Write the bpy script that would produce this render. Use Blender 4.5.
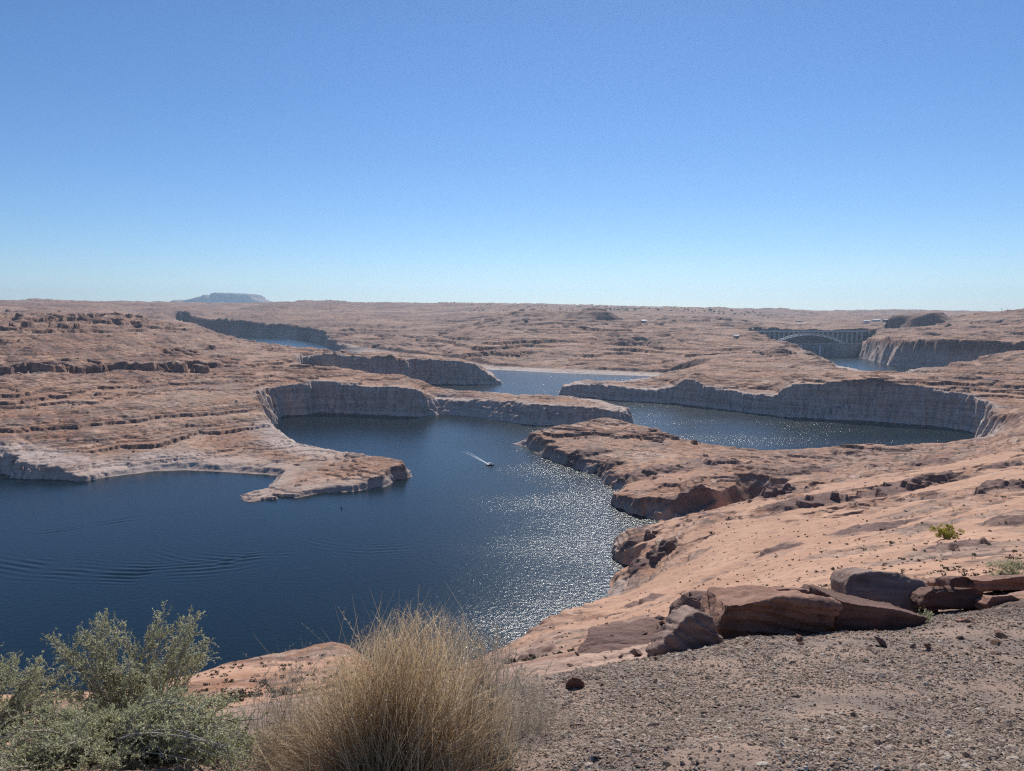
import bpy, math, random
import numpy as np
from mathutils import Vector

# ------------------------------------------------------------------ camera, world, sun
S = bpy.context.scene
for o in list(bpy.data.objects): bpy.data.objects.remove(o)
COL = S.collection
W, HT, FPX, EYE, HOR = 1024, 771, 745.0, 170.0, 308.0
PITCH = math.atan((385.5 - HOR) / FPX)
cam = bpy.data.cameras.new('camera'); camo = bpy.data.objects.new('camera', cam); COL.objects.link(camo)
camo.location = (0, 0, EYE); camo.rotation_euler = (math.pi / 2 - PITCH, 0, 0)
cam.sensor_fit = 'HORIZONTAL'; cam.sensor_width = 36.0; cam.lens = FPX / W * 36.0
cam.clip_start = 0.05; cam.clip_end = 200000
S.camera = camo
SUN_EL, SUN_AZ = math.radians(42), math.radians(9)       # azimuth clockwise from +Y
wd = bpy.data.worlds.new('World'); S.world = wd; wd.use_nodes = True
wn = wd.node_tree; wn.nodes.clear()
sky = wn.nodes.new('ShaderNodeTexSky'); sky.sky_type = 'NISHITA'; sky.sun_disc = False
sky.sun_elevation = SUN_EL; sky.sun_rotation = SUN_AZ; sky.altitude = 1200
sky.air_density = 1.0; sky.dust_density = 0.1; sky.ozone_density = 7.0
bg = wn.nodes.new('ShaderNodeBackground'); bg.inputs[1].default_value = 0.098
wo = wn.nodes.new('ShaderNodeOutputWorld')
hs = wn.nodes.new('ShaderNodeHueSaturation'); hs.inputs['Saturation'].default_value = 1.08; hs.inputs['Hue'].default_value = .503; wn.links.new(sky.outputs[0], hs.inputs['Color']); wn.links.new(hs.outputs[0], bg.inputs[0]); wn.links.new(bg.outputs[0], wo.inputs[0])
sl = bpy.data.lights.new('sun', 'SUN'); slo = bpy.data.objects.new('sun', sl); COL.objects.link(slo)
sl.energy = 4.6; sl.angle = math.radians(0.53); sl.color = (1.0, 0.955, 0.89)
sd = Vector((math.sin(SUN_AZ) * math.cos(SUN_EL), math.cos(SUN_AZ) * math.cos(SUN_EL), math.sin(SUN_EL)))
slo.rotation_euler = (-sd).to_track_quat('-Z', 'Y').to_euler(); slo.location = (0, 0, 400)
S.view_settings.view_transform = 'Standard'; S.view_settings.look = 'None'
S.view_settings.exposure = 0.05; S.view_settings.gamma = 1.0; S.view_settings.use_curve_mapping = False
S.render.engine = 'CYCLES'
S.cycles.max_bounces = 6; S.cycles.diffuse_bounces = 2; S.cycles.glossy_bounces = 3; S.cycles.transmission_bounces = 3
S.cycles.volume_bounces = 0; S.cycles.transparent_max_bounces = 8
S.cycles.use_denoising = False; S.cycles.filter_width = 1.2; S.cycles.use_adaptive_sampling = False
RNG = np.random.default_rng(7); random.seed(7)

# ------------------------------------------------------------------ helpers
CP, SP = math.cos(PITCH), math.sin(PITCH)
def ray(px, py):
    xc = (np.asarray(px, float) - W / 2) / FPX; yc = (HT / 2 - np.asarray(py, float)) / FPX
    return xc, CP + yc * SP, -SP + yc * CP
def at_z(px, py, z=0.0):
    dx, dy, dz = ray(px, py); t = (z - EYE) / dz
    return dx * t, dy * t
def at_y(px, py, Y):
    dx, dy, dz = ray(px, py); t = Y / dy
    return np.array([dx * t, Y + 0 * t, EYE + dz * t])

_ang = np.arange(256) * 2 * np.pi / 256
_GX, _GY = np.cos(_ang).astype(np.float32), np.sin(_ang).astype(np.float32)
def _hash(xi, yi, s):
    h = (xi * np.int32(374761393) + yi * np.int32(668265263) + np.int32(s * 7919 + 101))
    h = (h ^ (h >> 13)) * np.int32(1274126177)
    return (h ^ (h >> 16)) & 255
def perlin(x, y, s=0):
    x = np.asarray(x, np.float64); y = np.asarray(y, np.float64)
    fx, fy = np.floor(x), np.floor(y)
    xi, yi = fx.astype(np.int32), fy.astype(np.int32)
    u, v = (x - fx).astype(np.float32), (y - fy).astype(np.float32)
    a = u * u * u * (u * (u * 6 - 15) + 10); b = v * v * v * (v * (v * 6 - 15) + 10)
    with np.errstate(over='ignore'):
        def g(i, j):
            h = _hash(xi + np.int32(i), yi + np.int32(j), s)
            return _GX[h] * (u - i) + _GY[h] * (v - j)
        n0 = g(0, 0); n0 = n0 + a * (g(1, 0) - n0)
        n1 = g(0, 1); n1 = n1 + a * (g(1, 1) - n1)
    return (n0 + b * (n1 - n0)) * 1.5
def fbm(x, y, scale, octv=3, s=0, gain=0.5):
    r = 0; amp = 1.0; x = np.asarray(x); y = np.asarray(y)
    for k in range(octv):
        x, y = 0.82 * x - 0.57 * y, 0.57 * x + 0.82 * y
        r = r + amp * perlin(x / scale + 17.3 * k, y / scale - 9.1 * k, s + k); scale /= 2.03; amp *= gain
    return r
def sstep(a, b, x):
    t = np.clip((x - a) / (b - a), 0, 1); return t * t * (3 - 2 * t)

def mesh_np(name, V, F, mat, parent=None, smooth=True, attrs=None, uv=None):
    """V (n,3); F: (m,3)/(m,4) array or a list of such arrays -> one mesh object"""
    Fs = F if isinstance(F, list) else [F]
    Fs = [np.asarray(f, np.int32) for f in Fs if len(f)]
    me = bpy.data.meshes.new(name); V = np.ascontiguousarray(V, np.float32)
    me.vertices.add(len(V)); me.vertices.foreach_set('co', V.ravel())
    nl = sum(f.size for f in Fs); npoly = sum(len(f) for f in Fs)
    me.loops.add(nl); me.loops.foreach_set('vertex_index', np.concatenate([f.ravel() for f in Fs]))
    ls = []; off = 0
    for f in Fs:
        ls.append(off + np.arange(len(f), dtype=np.int32) * f.shape[1]); off += f.size
    me.polygons.add(npoly); me.polygons.foreach_set('loop_start', np.concatenate(ls).astype(np.int32))
    me.polygons.foreach_set('use_smooth', np.full(npoly, smooth, bool))
    if attrs:
        for k, a in attrs.items():
            if a.ndim == 1:
                at = me.attributes.new(k, 'FLOAT', 'POINT'); at.data.foreach_set('value', np.ascontiguousarray(a, np.float32))
            else:
                at = me.attributes.new(k, 'FLOAT_COLOR', 'POINT'); at.data.foreach_set('color', np.ascontiguousarray(a, np.float32).ravel())
    me.update(calc_edges=True); me.validate()
    if mat: me.materials.append(mat)
    o = bpy.data.objects.new(name, me); COL.objects.link(o)
    if parent: o.parent = parent
    return o
def tag(o, label=None, cat=None, group=None, kind=None):
    if label: o['label'] = label
    if cat: o['category'] = cat
    if group: o['group'] = group
    if kind: o['kind'] = kind
    return o
def empty(name, loc, label, cat, group=None):
    o = bpy.data.objects.new(name, None); COL.objects.link(o); o.location = loc
    return tag(o, label, cat, group)

class NT:
    """small wrapper for building node materials"""
    def __init__(s, name):
        s.m = bpy.data.materials.new(name); s.m.use_nodes = True; s.t = s.m.node_tree; s.t.nodes.clear()
        s.out = s.n('ShaderNodeOutputMaterial'); s.b = s.n('ShaderNodeBsdfPrincipled'); s.l(s.b.outputs[0], s.out.inputs[0])
    def n(s, t, **k):
        nd = s.t.nodes.new(t)
        for a, v in k.items(): setattr(nd, a, v)
        return nd
    def l(s, a, b): s.t.links.new(a, b)
    def val(s, sock, v):
        if hasattr(v, 'default_value'): s.l(v, sock)
        else: sock.default_value = v
    def math(s, op, a, b=0.0, c=0.0):
        nd = s.n('ShaderNodeMath', operation=op)
        for i, v in enumerate((a, b, c)): s.val(nd.inputs[i], v)
        return nd.outputs[0]
    def mix(s, f, a, b):
        nd = s.n('ShaderNodeMix', data_type='RGBA')
        s.val(nd.inputs[0], f)
        for i, v in ((6, a), (7, b)):
            if isinstance(v, tuple): nd.inputs[i].default_value = (*v, 1)
            else: s.l(v, nd.inputs[i])
        return nd.outputs[2]
    def noise(s, co, scale, detail=4, rough=0.55, dist=0.0):
        nd = s.n('ShaderNodeTexNoise'); s.l(co, nd.inputs['Vector'])
        nd.inputs['Scale'].default_value = scale; nd.inputs['Detail'].default_value = detail
        nd.inputs['Roughness'].default_value = rough; nd.inputs['Distortion'].default_value = dist
        return nd.outputs[0]
    def ramp(s, f, lo, hi):
        nd = s.n('ShaderNodeMapRange', interpolation_type='SMOOTHSTEP'); s.val(nd.inputs[0], f)
        nd.inputs[1].default_value = lo; nd.inputs[2].default_value = hi
        return nd.outputs[0]
    def scaled(s, co, v):
        nd = s.n('ShaderNodeVectorMath', operation='MULTIPLY'); s.l(co, nd.inputs[0]); nd.inputs[1].default_value = v
        return nd.outputs[0]
    def bump(s, h, strength, dist):
        nd = s.n('ShaderNodeBump'); nd.inputs['Strength'].default_value = strength; nd.inputs['Distance'].default_value = dist
        s.l(h, nd.inputs['Height']); s.l(nd.outputs[0], s.b.inputs['Normal']); return nd

# ------------------------------------------------------------------ terrain description
# shorelines traced as (px, py) on the water level, with bank steepness s
SH = [(-400,468,1.5),(-200,474,1.5),(0,475,2.2),(30,479,2.2),(79,481,1.6),(116,476.5,.6),(154,471,.5),(184,470,.5),(239,473,.4),(280,475.5,.7),
      (266,488.5,.6),(238,496,.6),(232,500,.6),(249,502,.6),(290,499,.8),(318,494,.9),(352,491.6,.9),(387,486.5,1.2),(397,481,1.4),(412,479.7,2),
      (410,471,1),(363,461,.8),(332,453,.8),(301,449,.9),(292,441,.9),(279,433,1.2),(271,426,2),(276,417,3),(325,412.5,5),(380,415,4.5),
      (421,416.5,3),(441,414,1.2),(482,418,1.2),(523,424,1.5),(557,425.5,2),(611,425.5,2.5),(631,422.5,2.5),(633,418,1.5),(600,412,1),
      (558,409,1),(523,408,1),(489,406,1),(441,403,1),(414,400,1.5),(380,399,2),(345,395,2),(315,391,2.5),(300,383,3),(304,373,5),(318,372.5,6),(340,377,6),(385,381.5,6),(402,387.5,6),(409,386.5,6),(411,384.2,5),(448,383.7,5),(480,384.7,4),(502,384,2),
      (496,380,2),(469,374,2),(441,370,2),(400,366,2),(360,360,2),(335,356,2),(321,352.5,1),(294,350,1),(260,346,1),(225,342,1),(205,339,1),
      (192,337.5,1),(180,335,1),(182,332.5,3),(200,334,4),(244,336.4,4),(287,337.4,4),(321,343,4),(330,348.4,3),(344,350.5,1),(360,352.5,.3),(400,358,.2),
      (441,363,.15),(484,369.6,.15),(500,370,.15),(570,373.5,.2),(617,375,.15),(673,377,.1),(676,379.5,.4),(650,385,.8),(617,390.5,1),
      (588,389.5,1),(563,391,2),(559.5,394.5,4),(617,400,4),(676,403.7,3.5),(734,410.7,3.5),(782,416.6,4),(870,421,4),(929,425.5,4),
      (962,430,4),(982,436,3),(975,447,1),(960,455,.6),(935,454,.5),(888,454,.5),(829,455,.5),(765,457,.5),(717,453,.6),(664,442,.8),
      (629,436,.8),(600,435,.8),(564,436,.8),(535,440,.8),(512,443.6,.3),(527,447,1.6),(545,457.6,1.8),(573,467,1.8),(595,475,1.5),(611,485.5,1.5),
      (617,495,.8),(612,504.5,3),(629,512,3),(654,517,2),(661,521,.3),(650,527,.4),(631,534,.6),(614,544,1.5),(608,558.7,2.5),(634,569.6,2),
      (616,583.6,1),(612,600,1),(590,612,1),(560,625,1),(530,643,1.2),(505,668,1.2),(470,703,1.2),(430,733,1.2),(380,748,1.2),(300,752,1.2),
      (200,764,1.2),(0,795,1.2),(-400,850,1.2)]
W3 = [(765,352,4),(800,355,4),(816,357.3,3),(857,357,4),(866,359,3),(891,365.3,3),(919,368,3),(945,370.5,3),(1000,373,3),(1100,377,3),
      (1100,382,2),(1000,381,2),(917,378.5,2),(873,377,2),(845,372,1),(815,364,.8),(780,357.5,1.5)]
# dry cuts: polygon (px,py at given z), floor height
GULLY = dict(z=5.0, pts=[(606,497,3),(612,504.5,3),(629,512,3),(654,518,3),(690,520,3),(725,511,2.2),(752,502,1),(756,505,.3),(735,516,.15),(690,528,.12),(640,530,.15),(600,516,2)])
# control points: (px,py,z) z<0 impossible; ('d',px,py,Y) places by distance instead
CPZ = [(0,455.5,19),(-200,455,19),(62,461,15),(110,458,12),(154,456,11),(184,460,9),(250,463,8),(300,479,8),(350,473,9),(400,465.5,12),(330,456,6),
 (300,455,6),(270,484,5),(252,496,4),(240,497.5,3),(274,387,46),(300,383,50),(323,379.5,53),(350,379,52),(380,380.6,48),(414,387.5,44),(430,392,33),(441,396,27),(489,399,28),(523,401,28),(592,404.5,27),
 (626,410,20),(250,430,18),(230,445,12),(200,430,22),(150,440,22),(100,440,26),(0,435,32),(100,420,38),(200,410,38),(250,400,42),(0,400,55),(100,395,52),(200,390,50),
 (150,372,64),(0,367,76),(250,375,58),(300,366,58),(250,352,66),(200,352,74),(0,363,76),(100,361,76),(180,354,78),(0,342,108),(60,340,108),(120,340,104),(170,341,94),
 (20,315,149),(60,313,152),(120,315.5,147),(150,318.5,140),(200,331,111),(230,341,75),(260,342.8,54),(260,344,20),(294,348,48),(294,349.2,16),(321,351,46),(321,352,16),(230,341,30),(345,354,40),(-150,342,108),(-150,318,142),(-150,361,82),(-150,400,55),
 (306,353.5,52),(335,351.5,58),(387,356.6,58),(400,356.6,60),(441,358.4,56),(469,361,52),(486,372,27),(501,381,6),
 (500,362,12),(570,365,12),(617,366,14),(660,368,18),(500,350,38),(600,348,42),(700,350,46),(500,332,82),(600,332,84),(700,332,84),
 (500,318,122),(600,321,112),(700,320,112),(740,335,80),
 (565,386,18),(588,383.5,26),(617,386.7,25),(676,384.3,34),(683,379,44),(705,385,38),(728,391,32),(774,396,31),(785,388,45),(818,383.8,53),(870,380,62),(911,385,57),
 (958,391,54),(1005,399,47),(1035,406,45),(700,370,44),(750,373,49),(800,373,56),(870,372,62),(950,377,62),(1024,384,58),(750,356,55),(690,360,36),
 (771,344,64),(800,353,50),(826,363,34),(838,367,20),(853,371.5,44),(856,373,22),(885,375.5,36),(890,376,14),(917,373.5,52),(920,375,16),(945,374,50),(948,375,20),(870,374,48),(960,367,66),(857,350,48),(870,343,64),(911,344,70),(945,350,66),(1000,356,66),(900,335,84),(1000,342,82),
 (529,434.5,16),(545,431,20),(564,427,21),(611,422.5,27),(629,425,25),(664,430.6,22),(717,441,15),(765,445,12),(829,441,17),(888,440,18),(935,436.5,20),(973,430.6,25),
 (999,423,34),(1017,416,44),(1080,408,50),(570,445,16),(600,460,13),(640,470,17),(650,447,18),(700,455,19),(750,470,26),(700,480,26),(660,482,20),
 (640,498,14),(676,495,17),(726,490,22),(757,483,28),(700,540,34),(660,545,20),(640,540,12),(750,522,42),(800,505,46),(850,475,38),(900,462,38),(950,462,46),(1000,450,56),
 (1024,440,60),(1080,440,60),(625,585,10),(567,598,16),(533,615,34),(508,631,48),(560,632,72),(600,642,92),(620,603,36),(660,582,38),(700,570,54),(700,602,86),(680,622,106),
 (600,662,121),(650,645,140),(750,580,80),(800,560,86),(800,585,112),(900,560,104),(950,530,98),(900,522,78),(1000,500,92),(1024,470,78),(1000,560,124),(1024,560,130),(850,590,130),
 (750,602,131),(335,641,90),(355,649.5,93),(254,656.5,95),(173,679,100),(300,690,125),(200,700,128),(430,670,105),(100,700,120),(20,698,115),(-200,715,120),(300,665,105)]
CPY = [(350,304.3,7000),(300,304,7000),(250,306,6500),(500,305.3,6500),(600,306.8,6500),(700,309.3,6500),(770,311.3,7500),(850,312.2,9000),(940,312.5,9000),(1060,313,9000),
 (350,306,20000),(600,308.5,20000),(850,313,20000),(1060,313.6,20000),(-100,303.5,60000),(100,304.5,60000),(300,307,60000),(600,310,60000),(1060,314,60000),(-100,303.5,35000),(200,305,35000),(400,306.5,35000),(700,310.5,35000),(1060,314,35000),(350,305,11000),(600,307.5,11000),(700,310,11000),(0,302.4,12000),(-200,301.8,12000),(100,303.2,12000),(175,304,12000),(280,304.4,10000),(0,303,25000),(200,304.6,25000),
 (0,304,5000),(100,307,5000),(170,312,4700),(232,319.5,4600),(294,322.7,4500),(328,325.5,3900),(350,336,3300),(191,319,4700),(120,318,4700),(400,311.5,5700),(400,345,2800),(400,339,3200),(400,331,3700),(400,324,4300),(400,318,4800),(440,350,2600),(440,341,3000),(440,332,3500),(440,322,4200),(370,346,2850),(370,340,3200),(500,312,5000),(600,312.5,5000),(700,313.5,5000),
 (770,322,4200),(850,322,4200),(930,322,4500),(850,317,5500),(770,317,5500),(780,336,2750),(850,342,2700),(976,319,2900),(998,313.2,3000),(1012,310.5,3000),(1030,310,3000),(1070,310,3000),(1000,326,2600),(950,330,2500),
 (512,771,2.8),(1000,771,2.9),(300,771,2.8),(0,771,2.9),(700,700,4.6),(1000,700,4.9),(560,705,4.3),(530,692,4.6),(600,671,5.4),(680,653,6.2),(760,640,6.9),(850,634,7.3),(875,631,8.4),(940,622,7.7),(1024,597,9.5),
 (820,631,9.2),(900,619,10),(960,609,10.5),(1024,585,13),(700,650,10),(620,675,9),(760,622,15),(900,590,16),(1000,577,18),(1024,574,24),(430,705,4.3),(300,722,4.3),(100,735,4.5),(430,700,8),(300,714,8),(100,730,8),
 (1110,592,10),(1110,570,16),(335,668,215),(254,684,215),(173,702,195),(20,718,170),(-200,738,160),(355,675,215),(430,700,165),(335,725,260),(254,740,255),(173,750,235),(20,765,200),(-200,785,190)]
P = []
for px, py, z in CPZ:
    x, y = at_z(px, py, z); P.append((math.atan2(x, y), math.log(math.hypot(x, y)), (EYE - z) / math.hypot(x, y)))
for px, py, Y in CPY:
    x, y, z = at_y(px, py, Y); P.append((math.atan2(x, y), math.log(math.hypot(x, y)), (EYE - z) / math.hypot(x, y)))
ext = []
for th, lr, t in P:
    if th < -0.58: ext += [(-0.95, lr, t), (-1.4, lr, t)]
    if th > 0.54: ext += [(0.95, lr, t), (1.4, lr, t)]
P = np.array(P + ext); KU = 3.0; MQ = 0.03
PU = P[:, :2] * [KU, 1]
def _phi(d2): return np.sqrt(d2 + MQ * MQ)
_n = len(P); _A = np.zeros((_n + 3, _n + 3))
_A[:_n, :_n] = _phi(((PU[:, None] - PU[None]) ** 2).sum(-1)); _A[:_n, :_n] -= np.eye(_n) * 2e-4 * -1
_A[:_n, _n] = 1; _A[:_n, _n + 1:] = PU; _A[_n:, :_n] = _A[:_n, _n:].T
_w = np.linalg.solve(_A, np.r_[P[:, 2], 0, 0, 0])

# coarse polar grid holding: sight tangent t, water distance, bank steepness, gully distance
NTH, NLR = 640, 1500; TH0, TH1, LR0, LR1 = -1.32, 1.32, math.log(0.6), math.log(60000.)
# theta is stored warped so that the view gets most columns
def th_warp(th): return np.where(np.abs(th) < 0.66, th, np.sign(th) * (0.66 + (np.abs(th) - 0.66) * 0.15))
def th_unwarp(w): return np.where(np.abs(w) < 0.66, w, np.sign(w) * (0.66 + (np.abs(w) - 0.66) / 0.15))
WA, WB = float(th_warp(np.float64(TH0))), float(th_warp(np.float64(TH1)))
cth = th_unwarp(np.linspace(WA, WB, NTH)); clr = np.linspace(LR0, LR1, NLR)
def _rbf(th, lr):
    u = np.stack([th * KU, lr], 1); out = np.empty(len(u))
    for i in range(0, len(u), 40000):
        q = u[i:i + 40000]; d2 = (q[:, None, 0] - PU[None, :, 0]) ** 2 + (q[:, None, 1] - PU[None, :, 1]) ** 2
        out[i:i + 40000] = _phi(d2) @ _w[:_n] + _w[_n] + q @ _w[_n + 1:]
    return out
_g = np.meshgrid(np.linspace(WA, WB, 220), np.linspace(LR0, LR1, 520), indexing='ij')
_t = _rbf(th_unwarp(_g[0].ravel()), _g[1].ravel()).reshape(220, 520)
def bil(A, w, lr, w0, w1, l0, l1):
    n, m = A.shape; a = np.clip((w - w0) / (w1 - w0) * (n - 1), 0, n - 1.001); b = np.clip((lr - l0) / (l1 - l0) * (m - 1), 0, m - 1.001)
    i, j = a.astype(np.int32), b.astype(np.int32); a = a - i; b = b - j
    return (A[i, j] * (1 - a) + A[i + 1, j] * a) * (1 - b) + (A[i, j + 1] * (1 - a) + A[i + 1, j + 1] * a) * b
def poly_sd(X, Y, pts, z):
    """signed distance (positive outside = on land) to the polygon, and the steepness of the nearest bank"""
    q = np.array([(*at_z(px, py, z), s) for px, py, s in pts]); n = len(q)
    best = np.full(X.shape, 1e18, np.float32); st = np.zeros(X.shape, np.float32); ins = np.zeros(X.shape, bool)
    X = X.astype(np.float32); Y = Y.astype(np.float32)
    for k in range(n):
        a, b = q[k], q[(k + 1) % n]; ex, ey = b[0] - a[0], b[1] - a[1]; L2 = ex * ex + ey * ey + 1e-9
        t = np.clip(((X - a[0]) * ex + (Y - a[1]) * ey) / L2, 0, 1)
        d2 = (X - a[0] - t * ex) ** 2 + (Y - a[1] - t * ey) ** 2
        m = d2 < best; best = np.where(m, d2, best); st = np.where(m, a[2] + t * (b[2] - a[2]), st)
        c = (a[1] > Y) != (b[1] > Y)
        ins ^= c & (X < ex * (Y - a[1]) / (ey if abs(ey) > 1e-9 else 1e-9) + a[0])
    d = np.sqrt(best); return np.where(ins, -d, d), st
_rows = np.where((clr > math.log(120)) & (clr < math.log(7000)))[0]
_lr = clr[_rows[0]:_rows[-1] + 1]; RL0, RL1 = float(_lr[0]), float(_lr[-1])
_TH, _LR = np.meshgrid(cth, _lr, indexing='ij'); _X, _Y = np.exp(_LR) * np.sin(_TH), np.exp(_LR) * np.cos(_TH)
D1, S1 = poly_sd(_X, _Y, SH, 0.0); D2, S2 = poly_sd(_X, _Y, W3, 0.0)
S1 = np.where(D2 < D1, S2, S1); D1 = np.minimum(D1, D2)
D3, S3 = poly_sd(_X, _Y, GULLY['pts'], GULLY['z'])
# canyon below the dam
CAN = [(752,353,5),(800,357,5),(856,358,5),(868,352,5),(876,347,5),(860,345.5,5),(800,345.5,4),(760,346,4)]
D4, S4 = poly_sd(_X, _Y, CAN, 0.0)

def butte(X, Y, px, Yc, wpx, hgt, flat, seed):
    x, y, _ = at_y(px, HOR, Yc); R = wpx * Yc / FPX
    rr = np.hypot(X - x, (Y - y) * 0.8) / R + 0.18 * perlin(X / R * 1.5, Y / R * 1.5, seed)
    return hgt * sstep(0, 1, np.clip((1 - rr) / (1 - flat), 0, 1)) 

def terrain(X, Y, masks=False):
    r = np.hypot(X, Y); th = np.arctan2(X, Y); lr = np.log(np.maximum(r, 0.61)); w = th_warp(th)
    t = bil(_t, w, lr, WA, WB, LR0, LR1)
    z = EYE - t * r
    t3 = bil(_t, w, np.full_like(lr, math.log(2.9)), WA, WB, LR0, LR1) * 2.9
    z = np.where(r < 2.9, EYE - (1.68 + (t3 - 1.68) * (r / 2.9) ** 1.5), z)
    inr = (lr > RL0) & (lr < RL1)
    big = 1e5
    def samp(A, fill): return np.where(inr, bil(A, w, lr, WA, WB, RL0, RL1), fill)
    d = samp(D1, big); s = samp(S1, 1.0); d3 = samp(D3, big); s3 = samp(S3, 1.0); d4 = samp(D4, big); s4 = samp(S4, 4.0)
    fx = sstep(30, 350, r); far = np.clip(r / 1200, 0.55, 2.2); X0, Y0 = X, Y
    X, Y = 0.88 * X0 - 0.47 * Y0, 0.47 * X0 + 0.88 * Y0; wx = 9 * perlin(X / 40, Y / 40, 2); wy = 9 * perlin(X / 40, Y / 40, 3); X, Y = X + wx, Y + wy
    sandy = sandmask(X0, Y0, r, th)
    # lumpy slickrock relief
    n_a = fbm(X, Y, 170, 2, 1); n_b = perlin(X / 47, Y / 47, 5); n_c = perlin(X / 19, Y / 15, 6)
    n_d = perlin(X / 7.3, Y / 6.1, 8); n_e = (1 - sstep(1500, 2200, r)) * perlin(X / 3.4, Y / 3.0, 9); bil_ = np.abs(perlin(X / 60, Y / 38, 11)); bil2 = np.abs(perlin(X / 21, Y / 14, 12))
    rock = 1 - 0.75 * sandy; bmk = 0.25 + 0.9 * sstep(-0.3, 0.4, fbm(X0, Y0, 330, 2, 18))
    zz = z + fx * (n_a * 3.2 * far + rock * (n_b * 1.6 * far + (bil_ - 0.33) * 6.0 * bmk * np.minimum(far, 2.5) + (bil2 - 0.33) * 1.5 * bmk + n_c * 0.8 + n_d * 0.6 + n_e * 0.45) )
    farm = sstep(2200, 6000, r)
    X, Y = X0, Y0
    zz = zz + farm * np.minimum(r, 12000) * 0.0019 * (fbm(X, Y, 900, 3, 21) + 0.8 * fbm(X, Y * 2.0, 420, 2, 25))
    hl = hillmask(th, r)
    zz = zz + hl * (13 * (0.30 - np.abs(perlin(X / 95, Y / 120, 31))) + 5 * (0.3 - np.abs(perlin(X / 33, Y / 40, 32))))
    for args in BUTTES: zz = zz + butte(X, Y, *args)
    oc = np.zeros_like(zz)
    if len(OUTC):
        for (ox, oy, ra, rb, ca, sa, hh, sd_) in OUTC:
            m = (np.abs(X - ox) < 1.6 * ra) & (np.abs(Y - oy) < 1.6 * ra)
            if not m.any(): continue
            u = ((X[m] - ox) * ca + (Y[m] - oy) * sa) / ra; v = (-(X[m] - ox) * sa + (Y[m] - oy) * ca) / rb
            rr = np.hypot(u, v) + 0.35 * fbm(X[m], Y[m], rb * 0.9, 3, sd_)
            prof = sstep(1.05, 0.5, rr) * (1 + 0.6 * perlin(X[m] / (rb * .5), Y[m] / (rb * .5), sd_ + 5) + 0.15 * perlin(X[m] / 4, Y[m] / 4, sd_ + 6)); oc[m] = np.maximum(oc[m], sstep(1.05, .8, rr))
            zz[m] += hh * prof
    # ledges: every bed has its own strength
    X, Y = 0.75 * X0 + 0.66 * Y0 + wx, -0.66 * X0 + 0.75 * Y0 + wy
    def ledge(h, L, ri, seed, wsc, wamp, wt, tread=0.2):
        wv = wamp * (fbm(X, Y, wsc, 3, seed, 0.55) + 0.16 * fbm(X, Y, 13, 3, seed + 9, .6))
        q = h / L + wv; k = np.floor(q); f = q - k; ki = k.astype(np.int32)
        bed = np.clip(0.5 + 0.9 * _GX[_hash(ki, ki * 0 + 3, seed)], 0, 1)
        t_ = L * (k + tread * f + (1 - tread) * sstep(1 - ri, 1.0, f) - wv)
        return h + wt * bed * (t_ - h)
    pm = sstep(-0.30, 0.30, fbm(X0, Y0, 260, 2, 41))
    zz = ledge(zz, 25.0, 0.16, 42, 170, 0.8, hl * 0.9)
    zz = ledge(zz, 15.0, 0.12, 44, 480, 1.0, (0.3 + 0.7 * pm) * sstep(1700, 2300, r) * (1 - sstep(7000, 12000, r)) * (1 - hl) * 0.95)
    rk_ = np.maximum(rock, oc)
    zz = ledge(zz, 5.0, 0.08, 43, 150, 0.5, fx * rk_ * (0.35 + 0.6 * pm) * (1 - 0.6 * hl))
    zz = ledge(zz, 1.8, 0.12, 47, 80, 0.6, np.maximum(fx, oc) * rk_ * 0.95 * (1 - sstep(1500, 2600, r)))
    zz = ledge(zz, 0.30, 0.16, 49, 5, 0.6, sstep(8.5, 12, r) * (1 - sstep(70, 140, r)) * 0.8 * (1 - 0.7 * sandy))
    # banks and cliffs
    X, Y = X0, Y0
    jag = sstep(0.3, 2.0, s)
    dn = d + fx * (fbm(X, Y, 55, 2, 51) * (1.2 + 6 * jag) + (np.abs(perlin(X / 17, Y / 17, 53)) - 0.3) * (1 + 7 * jag) + perlin(X / 31, Y / 31, 56) * 4 * jag + (fbm(X, Y, 9, 2, 57)) * 1.5 * jag + perlin(X / 5.5, Y / 5.5, 54) * 0.9)
    def cells(sz, seed):
        cx = 0.8 * X - 0.6 * Y + sz * .5 * perlin(X / sz, Y / sz, seed); cy = 0.6 * X + 0.8 * Y + sz * .5 * perlin(Y / sz, X / sz, seed + 1)
        return _GX[_hash(np.floor(cx / sz).astype(np.int32), np.floor(cy / sz).astype(np.int32), seed)]
    dn = dn + fx * jag * (1 - sstep(1500, 2300, r)) * (2.0 * cells(17, 151) + 1.2 * cells(8, 153))
    cl = np.where(dn > 0, dn * s + np.maximum(dn - 50, 0) * 0.8, dn * np.maximum(s * 0.5, 0.25))
    cq = cl / 5.5; ck = np.floor(cq); cf = cq - ck; clb = 5.5 * (ck + sstep(0.1, 1.0, cf)); cl = np.where(dn > 0, cl + 0.5 * (clb - cl) + (perlin(X / 13, Y / 13, 58) * 1.6 + perlin(X / 5, Y / 5, 59) * .8) * sstep(0, 9, dn) * fx, np.maximum(cl, -12))
    k_ = 1.6
    h = np.clip(0.5 + 0.5 * (cl - zz) / k_, 0, 1); hmin = cl + (zz - cl) * h - k_ * h * (1 - h)
    out = np.where(inr, hmin, zz)
    d3n = d3 + fbm(X, Y, 22, 3, 61) * 3 + perlin(X / 6, Y / 6, 62) * .8
    g3 = np.maximum(d3n, 0) * s3 + np.maximum(d3n - 18, 0) * 2 + GULLY['z'] + perlin(X / 9, Y / 9, 63) * .6
    out = np.minimum(out, np.maximum(g3, np.minimum(out, GULLY['z'])))
    d4n = d4 + fbm(X, Y, 60, 2, 65) * 8
    g4 = np.where(d4n > 0, d4n * s4 - 20, -20)
    out = np.where(inr, np.minimum(out, g4), out)
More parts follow.
